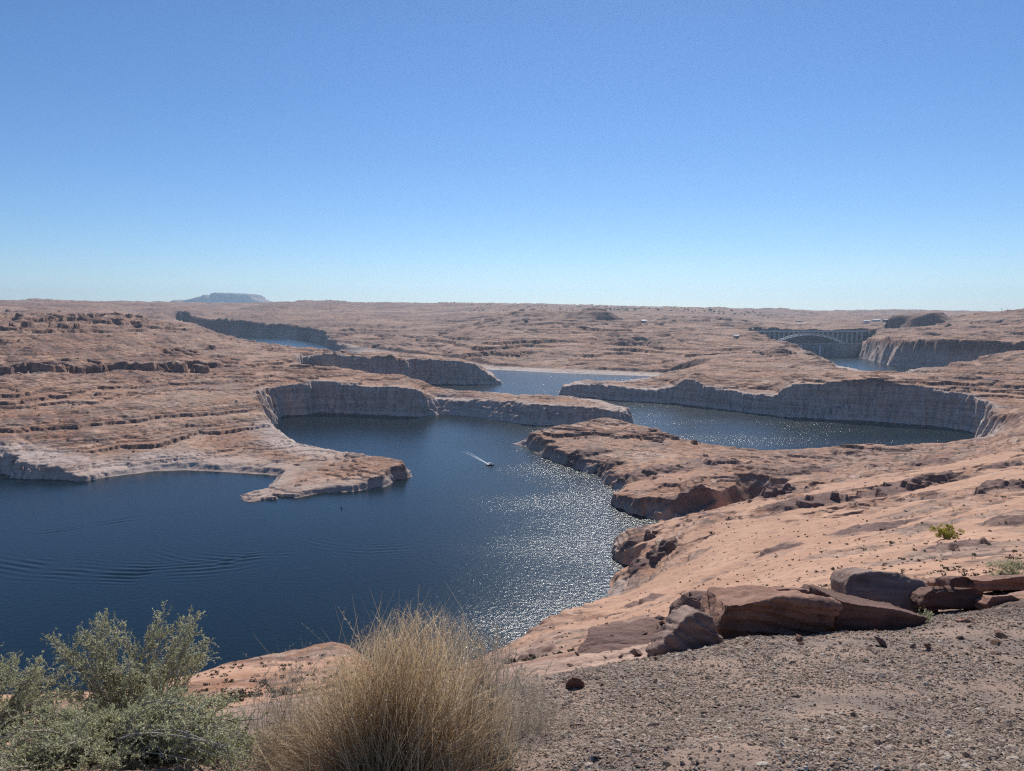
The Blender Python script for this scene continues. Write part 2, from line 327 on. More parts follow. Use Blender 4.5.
    # small roughness near the viewer
    out = out + (1 - sstep(8, 60, r)) * (0.035 * perlin(X / 0.9, Y / 0.9, 71) + 0.014 * perlin(X / 0.23, Y / 0.23, 72) + 0.006 * perlin(X / 0.08, Y / 0.08, 73)) \
        + sstep(6, 20, r) * (1 - sstep(250, 600, r)) * (0.35 * perlin(X / 6, Y / 5, 74) + 0.13 * perlin(X / 1.9, Y / 1.9, 75)) * np.minimum(1, r / 60)
    if not masks: return out
    return out, dn, s, sandy, r, th, d3n
def hillmask(th, r):
    px = W / 2 + FPX * np.tan(np.clip(th, -1.2, 1.2)); 
    return sstep(260, 170, px) * sstep(1250, 1450, r) * (1 - sstep(2600, 3400, r))
def sandmask(X, Y, r, th):
    px = W / 2 + FPX * np.tan(np.clip(th, -1.2, 1.2))
    right = sstep(440, 640, px + 0.25 * np.clip(r - 200, -200, 0)) * (1 - sstep(560, 780, r + 120 * perlin(X / 120, Y / 120, 81)))
    leftn = sstep(520, 420, px) * (1 - sstep(240, 420, r))
    m = np.maximum(right, leftn) * sstep(18, 45, r)
    p = fbm(X, Y * 1.4, 60, 4, 82, 0.65); core = sstep(600, 680, px) * sstep(960, 860, px) * sstep(480, 400, r)
    return np.clip(m * sstep(-0.10 - 0.5 * core, 0.25 - 0.45 * core, p + 0.1), 0, 1)
BUTTES = [(593, 3500, 33, 50, 0.22, 91), (330, 6600, 75, 22, .7, 95), (430, 6800, 60, 16, .7, 96), (760, 7200, 60, 20, .7, 98), (900, 8200, 70, 22, .7, 99), (917, 3150, 30, 50, 0.55, 92), (540, 3900, 40, 22, 0.6, 94)]
OUTC = []
_ltab = np.exp(np.linspace(math.log(2.0), math.log(9000), 3000))
def hit(px, py):
    """first point of the terrain met by the line of sight through (px, py)"""
    dx, dy, dz = ray(px, py); k = _ltab / math.hypot(dx, dy)
    zt = np.maximum(terrain(dx * k, dy * k), 0.0); b = np.where(EYE + dz * k < zt)[0]
    i = b[0] if len(b) else len(k) - 1
    return float(dx * k[i]), float(dy * k[i]), float(zt[i])
# outcrops of dark rock standing out of the slopes: pixel centre, half width (px), depth (m), height (m), skew, seed
_o = []
for px, py, wpx, dep, hh, ang, sd_ in [(905,488,60,24,4.5,.12,101),(815,503,46,22,4,-.2,102),(1000,487,36,12,3,.1,103),(690,508,26,12,2,0,104),(875,528,42,18,1.5,.1,105),
        (770,494,30,12,4,-.25,106),(930,462,26,12,2,.1,107),(640,603,26,8,2,.0,108),(655,556,30,12,4,.2,109),(640,540,22,9,3,0,110),(540,653,22,5,1.2,0,111),(1010,522,30,9,1.6,0,112),(1005,466,26,10,2,0,113),
        (600,473,24,14,4,.2,114),(585,453,30,14,3,.2,115),(660,470,36,16,3,-.1,116),(720,463,28,14,2.5,-.1,117),(800,472,36,14,2,0,118),(610,632,16,4,1,0,119),(960,545,30,7,1,.1,120),(780,548,26,8,1.2,0,121),(700,628,14,4,.8,0,122)]:
    x, y, z = hit(px, py); _o.append((x, y, max(wpx * y / FPX, dep), dep, math.cos(ang), math.sin(ang), hh, sd_))
OUTC.extend(_o)

# ------------------------------------------------------------------ materials of the land
m = NT('sandstone'); geo = m.n('ShaderNodeNewGeometry'); P_ = geo.outputs['Position']
sep = m.n('ShaderNodeSeparateXYZ'); m.l(P_, sep.inputs[0])
nsep = m.n('ShaderNodeSeparateXYZ'); m.l(geo.outputs['True Normal'], nsep.inputs[0])
at = m.n('ShaderNodeAttribute', attribute_name='mask'); asep = m.n('ShaderNodeSeparateColor'); m.l(at.outputs['Color'], asep.inputs[0])
SAND, DARK, RING, GRAV = asep.outputs[0], asep.outputs[1], asep.outputs[2], at.outputs['Alpha']
n_big = m.noise(P_, 0.006, 4); n_mid = m.noise(P_, 0.035, 5); n_fin = m.noise(P_, 0.3, 6, .6); n_vf = m.noise(P_, 2.2, 5, .6)
str_co = m.scaled(P_, (0.012, 0.012, 0.32)); n_str = m.noise(str_co, 1.0, 6, .65)
str2 = m.scaled(P_, (0.004, 0.012, 0.09)); n_s2 = m.noise(str2, 1.0, 4, .55)
n_reg = m.noise(P_, 0.0035, 3); n_5 = m.noise(P_, 0.12, 5, .62)
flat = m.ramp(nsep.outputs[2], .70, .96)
rock = m.mix(m.ramp(n_s2, .36, .64), (.32, .155, .09), (.45, .255, .158))
rock = m.mix(m.math('MULTIPLY', m.ramp(n_str, .51, .61), .9), rock, (.20, .12, .10))
rock = m.mix(m.math('MULTIPLY', m.ramp(n_str, .46, .34), .8), rock, (.58, .41, .31))
rock = m.mix(m.math('MULTIPLY', m.ramp(n_reg, .52, .63), .5), rock, (.55, .35, .24))
grey = m.math('MULTIPLY', m.ramp(m.math('ADD', n_mid, m.math('MULTIPLY', m.math('SUBTRACT', n_reg, .5), .6)), .49, .62), .52)
rock = m.mix(grey, rock, (.265, .205, .17))                                              # grey varnish
rock = m.mix(m.math('MULTIPLY', m.ramp(n_5, .47, .34), .75), rock, (.54, .36, .27))       # pale sandy pockets
rock = m.mix(m.math('MULTIPLY', m.ramp(n_5, .53, .62), .82), rock, (.145, .10, .08))      # dark lag and brush litter
rock = m.mix(m.math('MULTIPLY', m.ramp(n_fin, .52, .66), .55), rock, (.14, .10, .085))
rock = m.mix(m.math('MULTIPLY', m.ramp(n_fin, .45, .30), .4), rock, (.58, .43, .35))
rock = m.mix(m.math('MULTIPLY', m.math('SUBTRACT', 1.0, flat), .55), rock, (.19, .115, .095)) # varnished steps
ring = m.mix(m.ramp(n_str, .36, .64), (.45, .33, .27), (.62, .50, .43))
vs = m.scaled(P_, (0.13, 0.13, 0.010)); n_vs = m.noise(vs, 1.0, 5, .65)
ring = m.mix(m.math('MULTIPLY', m.ramp(n_vs, .52, .64), .42), ring, (.20, .15, .13))
ring = m.mix(m.math('MULTIPLY', m.ramp(n_vs, .45, .33), .5), ring, (.66, .57, .51))
ring = m.mix(m.math('MULTIPLY', m.ramp(n_5, .52, .66), .5), ring, (.30, .21, .175))
ring = m.mix(m.math('MULTIPLY', m.ramp(n_fin, .54, .68), .4), ring, (.22, .17, .15))
zz_ = m.math('ADD', sep.outputs[2], m.math('MULTIPLY', n_mid, 8.0))
ring = m.mix(m.math('MULTIPLY', m.ramp(zz_, 24.0, 36.0), .14), ring, (.32, .20, .145))
ring = m.mix(m.math('MULTIPLY', m.ramp(zz_, 13.0, 8.0), .55), ring, (.64, .55, .475))
c = m.mix(RING, rock, ring)
sand = m.mix(m.ramp(n_mid, .3, .7), (.60, .365, .24), (.49, .28, .18))
sand = m.mix(m.math('MULTIPLY', m.ramp(n_5, .5, .66), .6), sand, (.37, .225, .17))
sand = m.mix(m.math('MULTIPLY', m.ramp(n_fin, .52, .66), .55), sand, (.30, .18, .14))
sand = m.mix(m.math('MULTIPLY', m.ramp(n_vf, .54, .7), .5), sand, (.27, .165, .13))
c = m.mix(SAND, c, sand)
dk = m.mix(m.ramp(n_str, .35, .65), (.12, .075, .065), (.23, .14, .115))
dk = m.mix(m.math('MULTIPLY', m.ramp(n_fin, .5, .36), .5), dk, (.33, .21, .17))
c = m.mix(DARK, c, dk)
soil = m.mix(m.ramp(m.noise(P_, 1.6, 5, .6), .40, .60), (.245, .185, .15), (.37, .255, .19))
soil = m.mix(m.math('MULTIPLY', m.ramp(m.noise(P_, 26, 5, .7), .47, .64), .6), soil, (.15, .115, .095))
soil = m.mix(m.math('MULTIPLY', m.ramp(m.noise(P_, 60, 3, .7), .55, .7), .6), soil, (.46, .37, .30))
c = m.mix(GRAV, c, soil)
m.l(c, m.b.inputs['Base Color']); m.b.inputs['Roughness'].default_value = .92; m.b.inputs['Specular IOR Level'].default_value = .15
hb = m.math('ADD', m.math('MULTIPLY', n_fin, 1.0), m.math('MULTIPLY', n_vf, .25))
hb = m.math('ADD', hb, m.math('MULTIPLY', n_str, .5))
hb = m.math('MULTIPLY', hb, m.math('SUBTRACT', 1.0, GRAV))
hb = m.math('ADD', hb, m.math('MULTIPLY', m.noise(P_, 40, 4, .7), m.math('MULTIPLY', GRAV, .02)))
m.bump(hb, .8, 1.0)
M_LAND = m.m

def band(name, r0, r1, nr, ncol, power=1.0):
    wv = np.linspace(WA, WB, ncol) if r0 < 30 else np.linspace(-.74, .74, ncol)
    th = th_unwarp(wv); rr = np.exp(np.linspace(math.log(r0), math.log(r1), nr))
    TH, R = np.meshgrid(th, rr, indexing='ij'); X = (R * np.sin(TH)).ravel(); Y = (R * np.cos(TH)).ravel()
    z, dn, s, sandy, r, th_, d3n = terrain(X, Y, True)
    px = W / 2 + FPX * np.tan(np.clip(th_, -1.2, 1.2))
    ringm = sstep(34, 22, z + 4 * perlin(X / 60, Y / 60, 95)) * sstep(900, 1050, r + 150 * (px < 450)) * (r < 3500) * sstep(60, 25, dn)
    ringm = np.maximum(ringm * 0.9, sstep(62, 50, z) * sstep(1.5, 3, s) * sstep(30, 8, dn) * (r > 800))
    ringm = np.maximum(ringm, 0.5 * sstep(12, 5, z) * (r > 380) * sstep(40, 10, dn))
    dark = np.zeros_like(X)
    for (ox, oy, ra, rb, ca, sa, hh, sd_) in OUTC:
        u = ((X - ox) * ca + (Y - oy) * sa) / ra; v = (-(X - ox) * sa + (Y - oy) * ca) / rb
        mm = (np.abs(u) < 1.5) & (np.abs(v) < 1.5)
        if mm.any(): dark[mm] = np.maximum(dark[mm], sstep(1.08, .8, np.hypot(u[mm], v[mm]) + .35 * fbm(X[mm], Y[mm], rb * .9, 3, sd_)))
    for args in BUTTES: dark = np.maximum(dark, .5 * sstep(8, 25, butte(X, Y, *args)))
    dark = np.maximum(dark, .55 * hillmask(th_, r) * sstep(-.1, .3, perlin(X / 70, Y / 50, 97)))
    dark = np.maximum(dark, .75 * sstep(2300, 4200, r) * sstep(-.35, .3, fbm(X, Y * 2.2, 600, 3, 98)))
    sandy = sandy * (1 - dark)
    grav = (1 - sstep(8.5, 12, r + .8 * perlin(X / 1.5, Y / 1.5, 99))) 
    mask = np.stack([sandy, dark * .9, np.clip(ringm, 0, 1) * (1 - sandy), grav], 1)
    idx = np.arange(ncol * nr, dtype=np.int32).reshape(ncol, nr)
    F = np.stack([idx[:-1, :-1], idx[1:, :-1], idx[1:, 1:], idx[:-1, 1:]], -1).reshape(-1, 4)
    keep = z[F].max(1) > -3.0; F = F[keep]
    used = np.zeros(len(X), bool); used[F.ravel()] = True; remap = np.cumsum(used) - 1
    V = np.stack([X, Y, z], 1)[used]
    o = mesh_np(name, V, remap[F].astype(np.int32), M_LAND, smooth=True, attrs={'mask': mask[used]})
    o['kind'] = 'structure'; return o
QF = globals().get('QF', 1.0)
band('ground', 0.7, 30, int(420 * QF), int(760 * QF))
band('hillside', 29.7, 420, int(640 * QF), int(1000 * QF))
band('canyon_terrain', 415, 1650, int(1050 * QF), int(1300 * QF))
band('plateau_terrain', 1640, 4300, int(470 * QF), int(1200 * QF))
band('far_terrain', 4280, 26500, int(330 * QF), int(1000 * QF))

# ------------------------------------------------------------------ water
m = NT('lake_water'); geo = m.n('ShaderNodeNewGeometry'); P_ = geo.outputs['Position']
m.b.inputs['Specular IOR Level'].default_value = .31; m.b.inputs['Base Color'].default_value = (.004, .013, .019, 1); m.b.inputs['IOR'].default_value = 1.33
m.b.inputs['Roughness'].default_value = .20
wsep = m.n('ShaderNodeSeparateXYZ'); m.l(P_, wsep.inputs[0]); m.n_sx = wsep.outputs[0]
a = m.noise(m.scaled(P_, (2.1, 1.5, 1.8)), 1.0, 1.5, .5); b = m.noise(P_, .3, 2, .5)
calm = m.ramp(m.noise(m.scaled(P_, (.004, .012, .01)), 1.0, 3, .5), .3, .65)
hb = m.math('ADD', m.math('MULTIPLY', a, 1.0), m.math('MULTIPLY', b, 2.2))
wind = m.ramp(m.math('ADD', m.n_sx, m.math('MULTIPLY', m.noise(P_, .01, 2, .5), 120.0)), -50.0, 130.0)
wind = m.math('MULTIPLY', wind, m.math('SUBTRACT', 1.0, m.math('MULTIPLY', .22, m.math('MULTIPLY', m.ramp(m.n_sx, 90.0, 200.0), m.ramp(wsep.outputs[1], 800.0, 900.0)))))
wind = m.math('MAXIMUM', wind, m.ramp(wsep.outputs[1], 1250.0, 1700.0))
hb = m.math('MULTIPLY', hb, m.math('ADD', .22, m.math('MULTIPLY', m.math('MULTIPLY', wind, m.math('ADD', .45, m.math('MULTIPLY', calm, .55))), .78)))
m.bump(hb, 1.0, .255); M_WATER = m.m
wr = EYE * FPX / np.r_[np.arange(28, 190, 1.0), np.arange(190, 290, .4), np.arange(290, 620, 1.0)][::-1]; wt = np.linspace(-.74, .74, 900)
wr = np.concatenate([[90, 150], wr, [9000]])
TH, R = np.meshgrid(wt, wr, indexing='ij'); X = (R * np.sin(TH)).ravel(); Y = (R * np.cos(TH)).ravel()
zw = np.zeros_like(X)
def wake(pts, amp, lam, wid, nside):
    q = np.array([at_z(*p) for p in pts]); best = np.full(X.shape, 1e9); sg = np.zeros(X.shape); al = np.zeros(X.shape)
    for k in range(len(q) - 1):
        a, b = q[k], q[k + 1]; e = b - a; L = np.hypot(*e); t = np.clip(((X - a[0]) * e[0] + (Y - a[1]) * e[1]) / L ** 2, 0, 1)
        dx, dy = X - a[0] - t * e[0], Y - a[1] - t * e[1]; d = np.hypot(dx, dy); m_ = d < best
        best = np.where(m_, d, best); sg = np.where(m_, np.sign(e[0] * dy - e[1] * dx) * d, sg); al = np.where(m_, (k + t) / (len(q) - 1), al)
    nz = fbm(X, Y, 60, 2, 601); sg = sg + 3 * nz; amp = amp * np.clip(.6 + 1.4 * fbm(X, Y, 35, 2, 603), 0.05, 1.4)
    return amp * np.cos(6.283 * (sg / lam + .0012 * sg * np.abs(sg))) * np.exp(-(sg / wid) ** 2) * np.sin(np.pi * np.clip(al, 0.02, .98)) ** .6 * (best < 4 * wid)
zw += wake([(-60,552),(0,562),(45,567),(95,572),(140,573.5),(190,570),(235,565),(285,558)], .20, 8.0, 17, 1)
zw += wake([(160,548),(200,556),(240,560),(300,556)], .13, 7.0, 14, 1)
zw += wake([(-60,548),(0,538),(60,531),(120,521),(180,513),(235,507)], .13, 7.0, 5, 1)
zw += wake([(463,450),(440,441),(415,437)], .10, 9.0, 12, 1) + wake([(300,540),(330,548),(370,550),(420,545)], .08, 7.0, 12, 1)
idx = np.arange(len(X), dtype=np.int32).reshape(len(wt), len(wr))
F = np.stack([idx[:-1, :-1], idx[1:, :-1], idx[1:, 1:], idx[:-1, 1:]], -1).reshape(-1, 4)
WATERGEO = (X, Y, zw, F)
water = mesh_np('lake_water', np.stack([X, Y, zw], 1), F, M_WATER, smooth=True); water['kind'] = 'structure'

# ------------------------------------------------------------------ haze
HM = bpy.data.materials.new('haze'); HM.use_nodes = True; t_ = HM.node_tree; t_.nodes.clear()
ho = t_.nodes.new('ShaderNodeOutputMaterial'); hv = t_.nodes.new('ShaderNodeVolumePrincipled')
hv.inputs['Density'].default_value = 2.8e-5; hv.inputs['Color'].default_value = (.58, .80, 1.0, 1); hv.inputs['Anisotropy'].default_value = 0.5
t_.links.new(hv.outputs[0], ho.inputs['Volume'])
HV = np.array([(x, y, z) for x in (-26000, 26000) for y in (-200, 27000) for z in (-40, 800)], float)
HF = np.array([(0,1,3,2),(4,6,7,5),(0,4,5,1),(2,3,7,6),(0,2,6,4),(1,5,7,3)])
haze = mesh_np('haze', HV, HF, HM, smooth=False); haze['kind'] = 'stuff'
# ------------------------------------------------------------------ object materials and small builders
def simple(name, col, rough=.7, var=.0, scale=8.0, metal=0.0, trans=0.0):
    m = NT(name); m.b.inputs['Roughness'].default_value = rough; m.b.inputs['Metallic'].default_value = metal
    if var > 0:
        tc = m.n('ShaderNodeTexCoord'); f = m.ramp(m.noise(tc.outputs['Object'], scale, 5, .65), .3, .7)
        m.l(m.mix(f, tuple(c * (1 - var) for c in col), tuple(min(1, c * (1 + var)) for c in col)), m.b.inputs['Base Color'])
    else: m.b.inputs['Base Color'].default_value = (*col, 1)
    return m.m
def plant_mat(name, cols, rough=.75, transl=.25):
    """cols are mixed by the per-leaf value stored in 'tint'"""
    m = NT(name); a = m.n('ShaderNodeAttribute', attribute_name='tint')
    r = m.n('ShaderNodeValToRGB'); m.l(a.outputs['Fac'], r.inputs[0])
    e = r.color_ramp.elements; e[0].color = (*cols[0], 1); e[1].color = (*cols[-1], 1)
    for k, c in enumerate(cols[1:-1]): q = e.new((k + 1) / (len(cols) - 1)); q.color = (*c, 1)
    m.l(r.outputs[0], m.b.inputs['Base Color']); m.b.inputs['Roughness'].default_value = rough
    m.b.inputs['Specular IOR Level'].default_value = .25
    tr = m.n('ShaderNodeBsdfTranslucent'); m.l(r.outputs[0], tr.inputs[0])
    mx = m.n('ShaderNodeMixShader'); mx.inputs[0].default_value = transl
    m.l(m.b.outputs[0], mx.inputs[1]); m.l(tr.outputs[0], mx.inputs[2]); m.l(mx.outputs[0], m.out.inputs[0])
    return m.m
class MB:
    def __init__(s): s.v = []; s.f = []
    def quadbox(s, c):
        """c: 8 corners, bottom ring then top ring"""
        o = len(s.v); s.v += [tuple(p) for p in c]
        s.f += [tuple(o + i for i in q) for q in ((0,3,2,1),(4,5,6,7),(0,1,5,4),(1,2,6,5),(2,3,7,6),(3,0,4,7))]
    def box(s, x0, x1, y0, y1, z0, z1): s.quadbox([(x0,y0,z0),(x1,y0,z0),(x1,y1,z0),(x0,y1,z0),(x0,y0,z1),(x1,y0,z1),(x1,y1,z1),(x0,y1,z1)])
    def bar(s, a, b, w, h=None):
        a, b = Vector(a), Vector(b); d = (b - a).normalized(); up = Vector((0,0,1)) if abs(d.z) < .95 else Vector((0,1,0))
        u = d.cross(up).normalized() * (w / 2); v = u.cross(d).normalized() * ((h or w) / 2)
        s.quadbox([a-u-v, a+u-v, a+u+v, a-u+v, b-u-v, b+u-v, b+u+v, b-u+v])
    def loft(s, rings, cap=True):
        o = len(s.v); n = len(rings[0])
        for r in rings: s.v += [tuple(p) for p in r]
        for i in range(len(rings) - 1):
            for k in range(n): s.f.append((o+i*n+k, o+i*n+(k+1)%n, o+(i+1)*n+(k+1)%n, o+(i+1)*n+k))
        if cap: s.f.append(tuple(o + k for k in range(n))[::-1]); s.f.append(tuple(o + (len(rings)-1)*n + k for k in range(n)))
    def build(s, name, mat, parent=None, smooth=False):
        me = bpy.data.meshes.new(name); me.from_pydata(s.v, [], s.f); me.update()
        me.polygons.foreach_set('use_smooth', [smooth] * len(me.polygons)); me.materials.append(mat)
        o = bpy.data.objects.new(name, me); COL.objects.link(o)
        if parent: o.parent = parent
        return o
def noise3(p, s, seed=0):
    """cheap 3-D noise from three planar noises"""
    return (perlin(p[:,0]/s + 3.1*seed, p[:,1]/s + .7*p[:,2]/s, seed) + perlin(p[:,1]/s - 1.7*seed, p[:,2]/s + .6*p[:,0]/s, seed+1) + perlin(p[:,2]/s, p[:,0]/s - .65*p[:,1]/s, seed+2)) / 1.7

# ------------------------------------------------------------------ dam, bridge and what stands around them
M_CONC = simple('dam_concrete', (.36, .345, .33), .85, .18, .05); M_STEEL = simple('bridge_steel', (.50, .51, .53), .6, .1, .2)
M_DARKST = simple('dark_steel', (.12, .125, .14), .6, .1, .3); M_WHITE = simple('white_paint', (.72, .71, .69), .6, .06, .4)
M_TAN = simple('tan_wall', (.45, .38, .31), .8, .1, .3)
DX0, DX1 = float(at_y(764, 357, 2600)[0]), float(at_y(868, 357, 2600)[0]); DMID, DHALF = (DX0 + DX1) / 2, (DX1 - DX0) / 2; DTOP = 46.0
def dam_y(x): return 2590 + 34 * ((x - DMID) / DHALF) ** 2           # the arch bows towards the lake
dam = empty('concrete_dam', (DMID, 2590, 0), 'long pale concrete arch dam holding the far right arm of the lake', 'dam')
def loc(p): return (p[0] - DMID, p[1] - 2590, p[2])
b = MB(); rings = []
for x in np.linspace(DX0, DX1, 40): y = dam_y(x); rings.append([loc((x, y, -8)), loc((x, y + 30, -8)), loc((x, y + 9, DTOP)), loc((x, y - 1.5, DTOP)), loc((x, y - 1.5, DTOP - 3)), loc((x, y, DTOP - 4))])
b.loft(rings); b.build('arch_wall', M_CONC, dam)
b = MB()
for s0, s1 in ((-1.5, -1.0), (8.0, 8.5)):
    rr = [[loc((x, dam_y(x) + s0, DTOP + .02)), loc((x, dam_y(x) + s1, DTOP + .02)), loc((x, dam_y(x) + s1, DTOP + 1.3)), loc((x, dam_y(x) + s0, DTOP + 1.3))] for x in np.linspace(DX0, DX1, 40)]
    b.loft(rr)
b.build('parapet', M_CONC, dam)
for k in range(9):
    x = DX0 + (DX1 - DX0) * (.16 + .06 * k); y = dam_y(x); b = MB(); b.box(-3.2, 3.2, -6, -.2, -8, DTOP - 9); b.box(-2.4, 2.4, -4.5, -.2, DTOP - 8.98, DTOP - 4.2)
    o = b.build('intake_tower', M_WHITE if k % 3 == 0 else M_CONC, dam); o.location = loc((x, y, 0))
# steel arch bridge behind it
BY = 2780.0
def bx_(px): return float(at_y(px, 331.5, BY)[0])
def bz_(py): return float(at_y(800, py, BY)[2])
ZD = bz_(331.3); XA, XB = bx_(772), bx_(846); ZS, ZC = bz_(343.5), bz_(333.6)
br = empty('arch_bridge', ((XA + XB) / 2, BY, ZD), 'slender grey steel arch bridge crossing the canyon just behind the dam', 'bridge')
BX = (XA + XB) / 2
def zarch(x): u = (x - BX) / ((XB - XA) / 2); return ZC - (ZC - ZS) * u * u - ZD
b = MB(); b.box(bx_(757) - BX, bx_(866) - BX, -6, 6, -1.6, 1.0); b.build('deck', M_STEEL, br)
b = MB()
for s0 in (-6.0, 5.7): b.box(bx_(757) - BX, bx_(866) - BX, s0, s0 + .3, 1.01, 2.2)
b.build('railing', M_STEEL, br)
for s0 in (-5, 5):
    b = MB(); xs = np.linspace(XA, XB, 25)
    for z0 in (0, -5.5):
        for i in range(24): b.bar((xs[i] - BX, s0, zarch(xs[i]) + z0), (xs[i + 1] - BX, s0, zarch(xs[i + 1]) + z0), 2.0, 2.0)
    for i in range(24):
        e = -5.5 if i % 2 else 0; b.bar((xs[i] - BX, s0, zarch(xs[i]) + e), (xs[i + 1] - BX, s0, zarch(xs[i + 1]) - 5.5 - e), .9)
    b.build('arch_rib', M_STEEL, br)
for px in np.linspace(760, 862, 22):
    x = bx_(px)
    for s0 in (-5, 5):
        zt = zarch(x) if XA < x < XB else min(zarch(x) if False else -26.0, float(terrain(np.array([x]), np.array([BY + s0]))[0]) - ZD - 1)
        if zt > -4: continue
        b = MB(); b.bar((x - BX, s0, zt), (x - BX, s0, -1.6), 1.5); b.build('column', M_STEEL, br)
def pylon(px, Y, h, wd_, label, group):
    x = float(at_y(px, 320, Y)[0]); z = float(terrain(np.array([x]), np.array([Y]))[0])
    r = empty('lattice_tower', (x, Y, z), label, 'pylon', group)
    b = MB(); c = [(-1,-1),(1,-1),(1,1),(-1,1)]; lv = np.linspace(0, 1, 6)
    for cx, cy in c: b.bar((cx*wd_/2, cy*wd_/2, -1), (cx*wd_/6, cy*wd_/6, h), h*.022)
    for i in range(5):
        for k in range(4):
            p, q = c[k], c[(k+1)%4]; w0, w1 = wd_/2*(1-.67*lv[i]), wd_/2*(1-.67*lv[i+1])
            b.bar((p[0]*w0,p[1]*w0,h*lv[i]), (q[0]*w1,q[1]*w1,h*lv[i+1]), h*.012); b.bar((q[0]*w0,q[1]*w0,h*lv[i]), (p[0]*w1,p[1]*w1,h*lv[i+1]), h*.012)
    b.build('lattice_mast', M_DARKST, r)
    for f in (.62, .8, .97):
        b = MB(); b.bar((-wd_*.85, 0, h*f), (wd_*.85, 0, h*f), h*.025, h*.04); b.build('cross_arm', M_DARKST, r)
    return r
pylon(843.5, 2950, 58, 17, 'dark lattice power tower behind the bridge, left of the pair', 'power towers by the dam')
pylon(851.5, 2930, 62, 19, 'dark lattice power tower behind the bridge, right of the pair', 'power towers by the dam')
for px, h, lb in ((1001.5, 20, 'thin radio mast on the right hilltop, taller of the two'), (1007.5, 13, 'thin radio mast on the right hilltop, shorter of the two')):
    x = float(at_y(px, 314, 2990)[0]); z = float(terrain(np.array([x]), np.array([2990.]))[0])
    r = empty('radio_mast', (x, 2990, z), lb, 'mast', 'radio masts on the right hill')
    b = MB(); b.bar((0,0,-1), (0,0,h), .9); b.build('pole', M_DARKST, r)
    b = MB(); b.bar((-1.6,0,h*.82), (1.6,0,h*.82), .5); b.build('antenna', M_DARKST, r)
def building(px, py, wpx, hgt, mat, roofm, label):
    x, y, z = hit(px, py); w = wpx * y / FPX; d = w * .6
    r = empty('building', (x, y + d, z), label, 'building', 'far buildings on the plateau')
    b = MB(); b.box(-w/2, w/2, -d/2, d/2, -4, hgt); b.build('wall', mat, r)
    b = MB(); o = .04 * w
    b.loft([[(-w/2-o, -d/2-o, hgt+.02), (-w/2-o, d/2+o, hgt+.02), (-w/2-o, 0, hgt*1.3)], [(w/2+o, -d/2-o, hgt+.02), (w/2+o, d/2+o, hgt+.02), (w/2+o, 0, hgt*1.3)]]); b.build('roof', roofm, r)
    for k in (-.3, 0, .3):
        b = MB(); b.box(k*w - .07*w, k*w + .07*w, -d/2 - .12, -d/2 - .02, hgt*.3, hgt*.7); b.build('window', M_DARKST, r)
building(644.5, 323.5, 5, 9, M_WHITE, M_WHITE, 'small white building alone on the plateau right of the dark knoll')
building(737, 338.5, 5, 8, M_TAN, M_WHITE, 'small tan building on the slope left of the bridge')
building(868, 323, 6, 8, M_WHITE, M_WHITE, 'white flat shed on the plain behind the bridge, nearest the lattice towers')
building(878, 321.5, 7, 9, M_WHITE, M_WHITE, 'widest white shed on the plain left of the dark butte')
building(887, 323, 5, 8, M_TAN, M_WHITE, 'tan shed with white roof close beside the dark butte')
building(800, 322, 5, 8, M_TAN, M_TAN, 'low tan building on the plain above the middle of the bridge')
# far trees on the skyline
def leafcloud(cs, rad, n, rng, size):
    """n small quads filling the ellipsoids at cs (k,3) with radii rad (k,3)"""
    k = rng.integers(0, len(cs), n); d = rng.normal(size=(n, 3)); d /= np.linalg.norm(d, axis=1)[:, None]
    c = cs[k] + d * rad[k] * (rng.random((n, 1)) ** .4)
    u = rng.normal(size=(n, 3)); u /= np.linalg.norm(u, axis=1)[:, None]; v = np.cross(u, rng.normal(size=(n, 3))); v /= np.linalg.norm(v, axis=1)[:, None]
    sz = (size * rng.uniform(.6, 1.3, n))[:, None] if np.ndim(size) == 0 else (size[k] * rng.uniform(.6, 1.3, n))[:, None]
    V = np.stack([c - u*sz - v*sz*.5, c + u*sz - v*sz*.5, c + u*sz + v*sz*.5, c - u*sz + v*sz*.5], 1).reshape(-1, 3)
    return V, np.arange(4 * n).reshape(-1, 4), np.repeat(rng.random(n), 4)
M_TREE = plant_mat('dark_foliage', [(.03,.045,.025), (.06,.075,.04)], .8, .15)
cs, rd = [], []
for px in np.r_[RNG.uniform(470, 770, 170), RNG.uniform(590, 740, 90)]:
    Y = RNG.uniform(5200, 6600); x = float(at_y(px, 306, Y)[0]); z = float(terrain(np.array([x]), np.array([Y]))[0]); h = RNG.uniform(4, 11)
    cs.append((x, Y, z + h * .5)); rd.append((h * RNG.uniform(.6, 1.6), h * .6, h * .55))
V, F, tn = leafcloud(np.array(cs), np.array(rd), 9000, RNG, 2.2)
o = mesh_np('far_trees', V, F, M_TREE, smooth=False, attrs={'tint': tn}); tag(o, 'dark line of distant trees along the plateau skyline', 'trees', kind='stuff')
